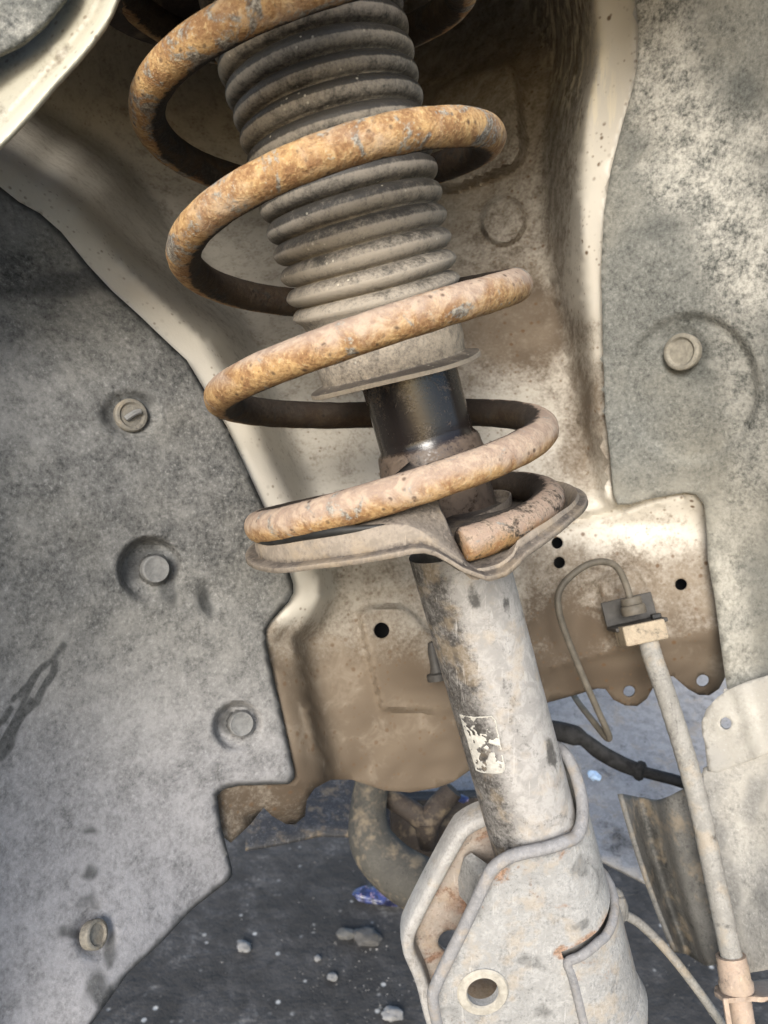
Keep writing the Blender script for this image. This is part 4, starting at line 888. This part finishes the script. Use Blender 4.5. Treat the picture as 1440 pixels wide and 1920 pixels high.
for i, (pts, r0, r1) in enumerate([([(720, 1490, .66), (770, 1520, .66), (800, 1545, .66)], .008, .010), ([(850, 1480, .66), (820, 1515, .66), (800, 1545, .66)], .009, .011), ([(800, 1540, .66), (802, 1590, .66)], .012, .007)]):
    q = spline(pts, 6); V, F = sweep(at(q[:, 0], q[:, 1], q[:, 2]), np.linspace(r0, r1, len(q)), 14); mk('casting_branch', V, F, M_BROWNC, cs, closed=True)
V, F = boxes(Frame(at(840, 1690, .70), at(830, 1500, .72)), -.05, .05, -.01, .05, 0, .09); mk('casting_block', V, F, M_BROWNC, cs, smooth=False, closed=True, bevel=.004)

# crumpled shiny wrapper on the ground and litter
def wrapper_mat():
    k = NM('iridescent_foil'); a = k.noise(60, 3, .6, 1.0); b = k.noise(140, 3, .6, .5, off=3)
    c = k.mix(k.ramp(a, .42, .58), (.010, .010, .03), (.035, .05, .15)); c = k.mix(k.ramp(b, .58, .64), c, (.30, .22, .30)); c = k.mix(k.ramp(b, .40, .34), c, (.02, .02, .03))
    return k.done(c, .3, b, .5, .002, spec=.6)
M_FOIL = wrapper_mat()
def litter(name, px, py, size, mat, label, cat, group=None, elong=1.0, flat=.6, lift=0.0, d=None):
    bm = bmesh.new(); bmesh.ops.create_icosphere(bm, subdivisions=3, radius=1.0); sd_ = random.random() * 50
    for v in bm.verts:
        v.co *= 1 + .42 * mnoise.noise(v.co * 1.3 + Vector((sd_, 0, 0))) + .16 * mnoise.noise(v.co * 4 + Vector((sd_, 0, 0)))
        v.co = Vector((v.co.x * size * elong, v.co.y * size, v.co.z * size * flat))
    R_ = Matrix.Rotation(random.random() * .6 - .3 - (.35 if elong > 1.5 else 0), 3, 'Z')
    zmin = min(v.co.z for v in bm.verts); p = toW(on_ground(px, py))[0] if d is None else toW(at(px, py, d))[0]
    Vv = np.array([R_ @ v.co for v in bm.verts]); Vv[:, 2] -= zmin; Ff = [[v.index for v in f.verts] for f in bm.faces]; bm.free()
    o = mk(name, Vv + p, Ff, mat, None, world=True, sharp=35); return tag(o, label, cat, group)
litter('crumpled_wrapper', 722, 1690, .015, M_FOIL, 'crumpled shiny blue and purple wrapper beside the rear bracket ear', 'wrapper', elong=2.7, flat=.5)
litter('foil_scrap', 1113, 1462, .006, m_plain('pale_blue_foil', (.42, .55, .72), .4, .3, 300), 'small pale blue foil scrap right of the damper tube', 'scrap', d=.70)
litter('foil_scrap', 868, 1502, .0045, M_FOIL, 'tiny pink and blue foil scrap left of the damper tube', 'scrap', d=.70)
litter('pale_stone', 457, 1780, .008, M_PEB, 'pale stone in a dark patch right of the left liner', 'stone', 'stones on the ground')
litter('pale_stone', 623, 1836, .006, M_PEB, 'white stone left of the rear bracket ear, second from the left', 'stone', 'stones on the ground')
litter('pale_stone', 596, 1801, .004, M_PEB, 'tiny white pebble just above the white stone', 'stone', 'stones on the ground')
litter('pale_stone', 735, 1908, .008, M_PEB, 'white stone at the bottom edge left of the bracket', 'stone', 'stones on the ground', elong=1.5)
litter('pale_stone', 690, 1765, .012, m_plain('dusty_stone', (.075, .072, .068), .9, .4, 90), 'large dusty grey lump below the blue wrapper', 'stone', 'stones on the ground', elong=1.4)
litter('pale_stone', 650, 1758, .008, m_plain('grey_stone', (.10, .097, .09), .9, .4, 90), 'smaller grey lump beside the large dusty lump', 'stone', 'stones on the ground', elong=1.6)
# loose grit strewn over the ground
V = []; F = []
tet = np.array([(1, 0, 0), (-.5, .87, 0), (-.5, -.87, 0), (0, 0, 1)], float)
for i in range(240):
    px, py = random.uniform(250, 1440), random.uniform(1600, 1990)
    if random.random() < .45: px, py = random.gauss(690, 80), random.gauss(1830, 60)
    p = toW(on_ground(px, py))[0]; s_ = random.uniform(.0005, .0017) * (1.8 if random.random() < .06 else 1); a = random.random() * 6.28
    R_ = np.array([[math.cos(a), -math.sin(a), 0], [math.sin(a), math.cos(a), 0], [0, 0, 1]]); b = len(V)
    V += [tuple(p + (R_ @ (q * np.array([1, random.uniform(.6, 1.2), .7]))) * s_) for q in tet]; F += [(b, b + 1, b + 3), (b + 1, b + 2, b + 3), (b + 2, b, b + 3)]
o = mk('grit', np.array(V), F, m_plain('pale_grit', (.17, .165, .16), .9, .5, 40), None, world=True, smooth=False)
tag(o, 'loose pale grit strewn over the dark ground', 'grit', kind='stuff')
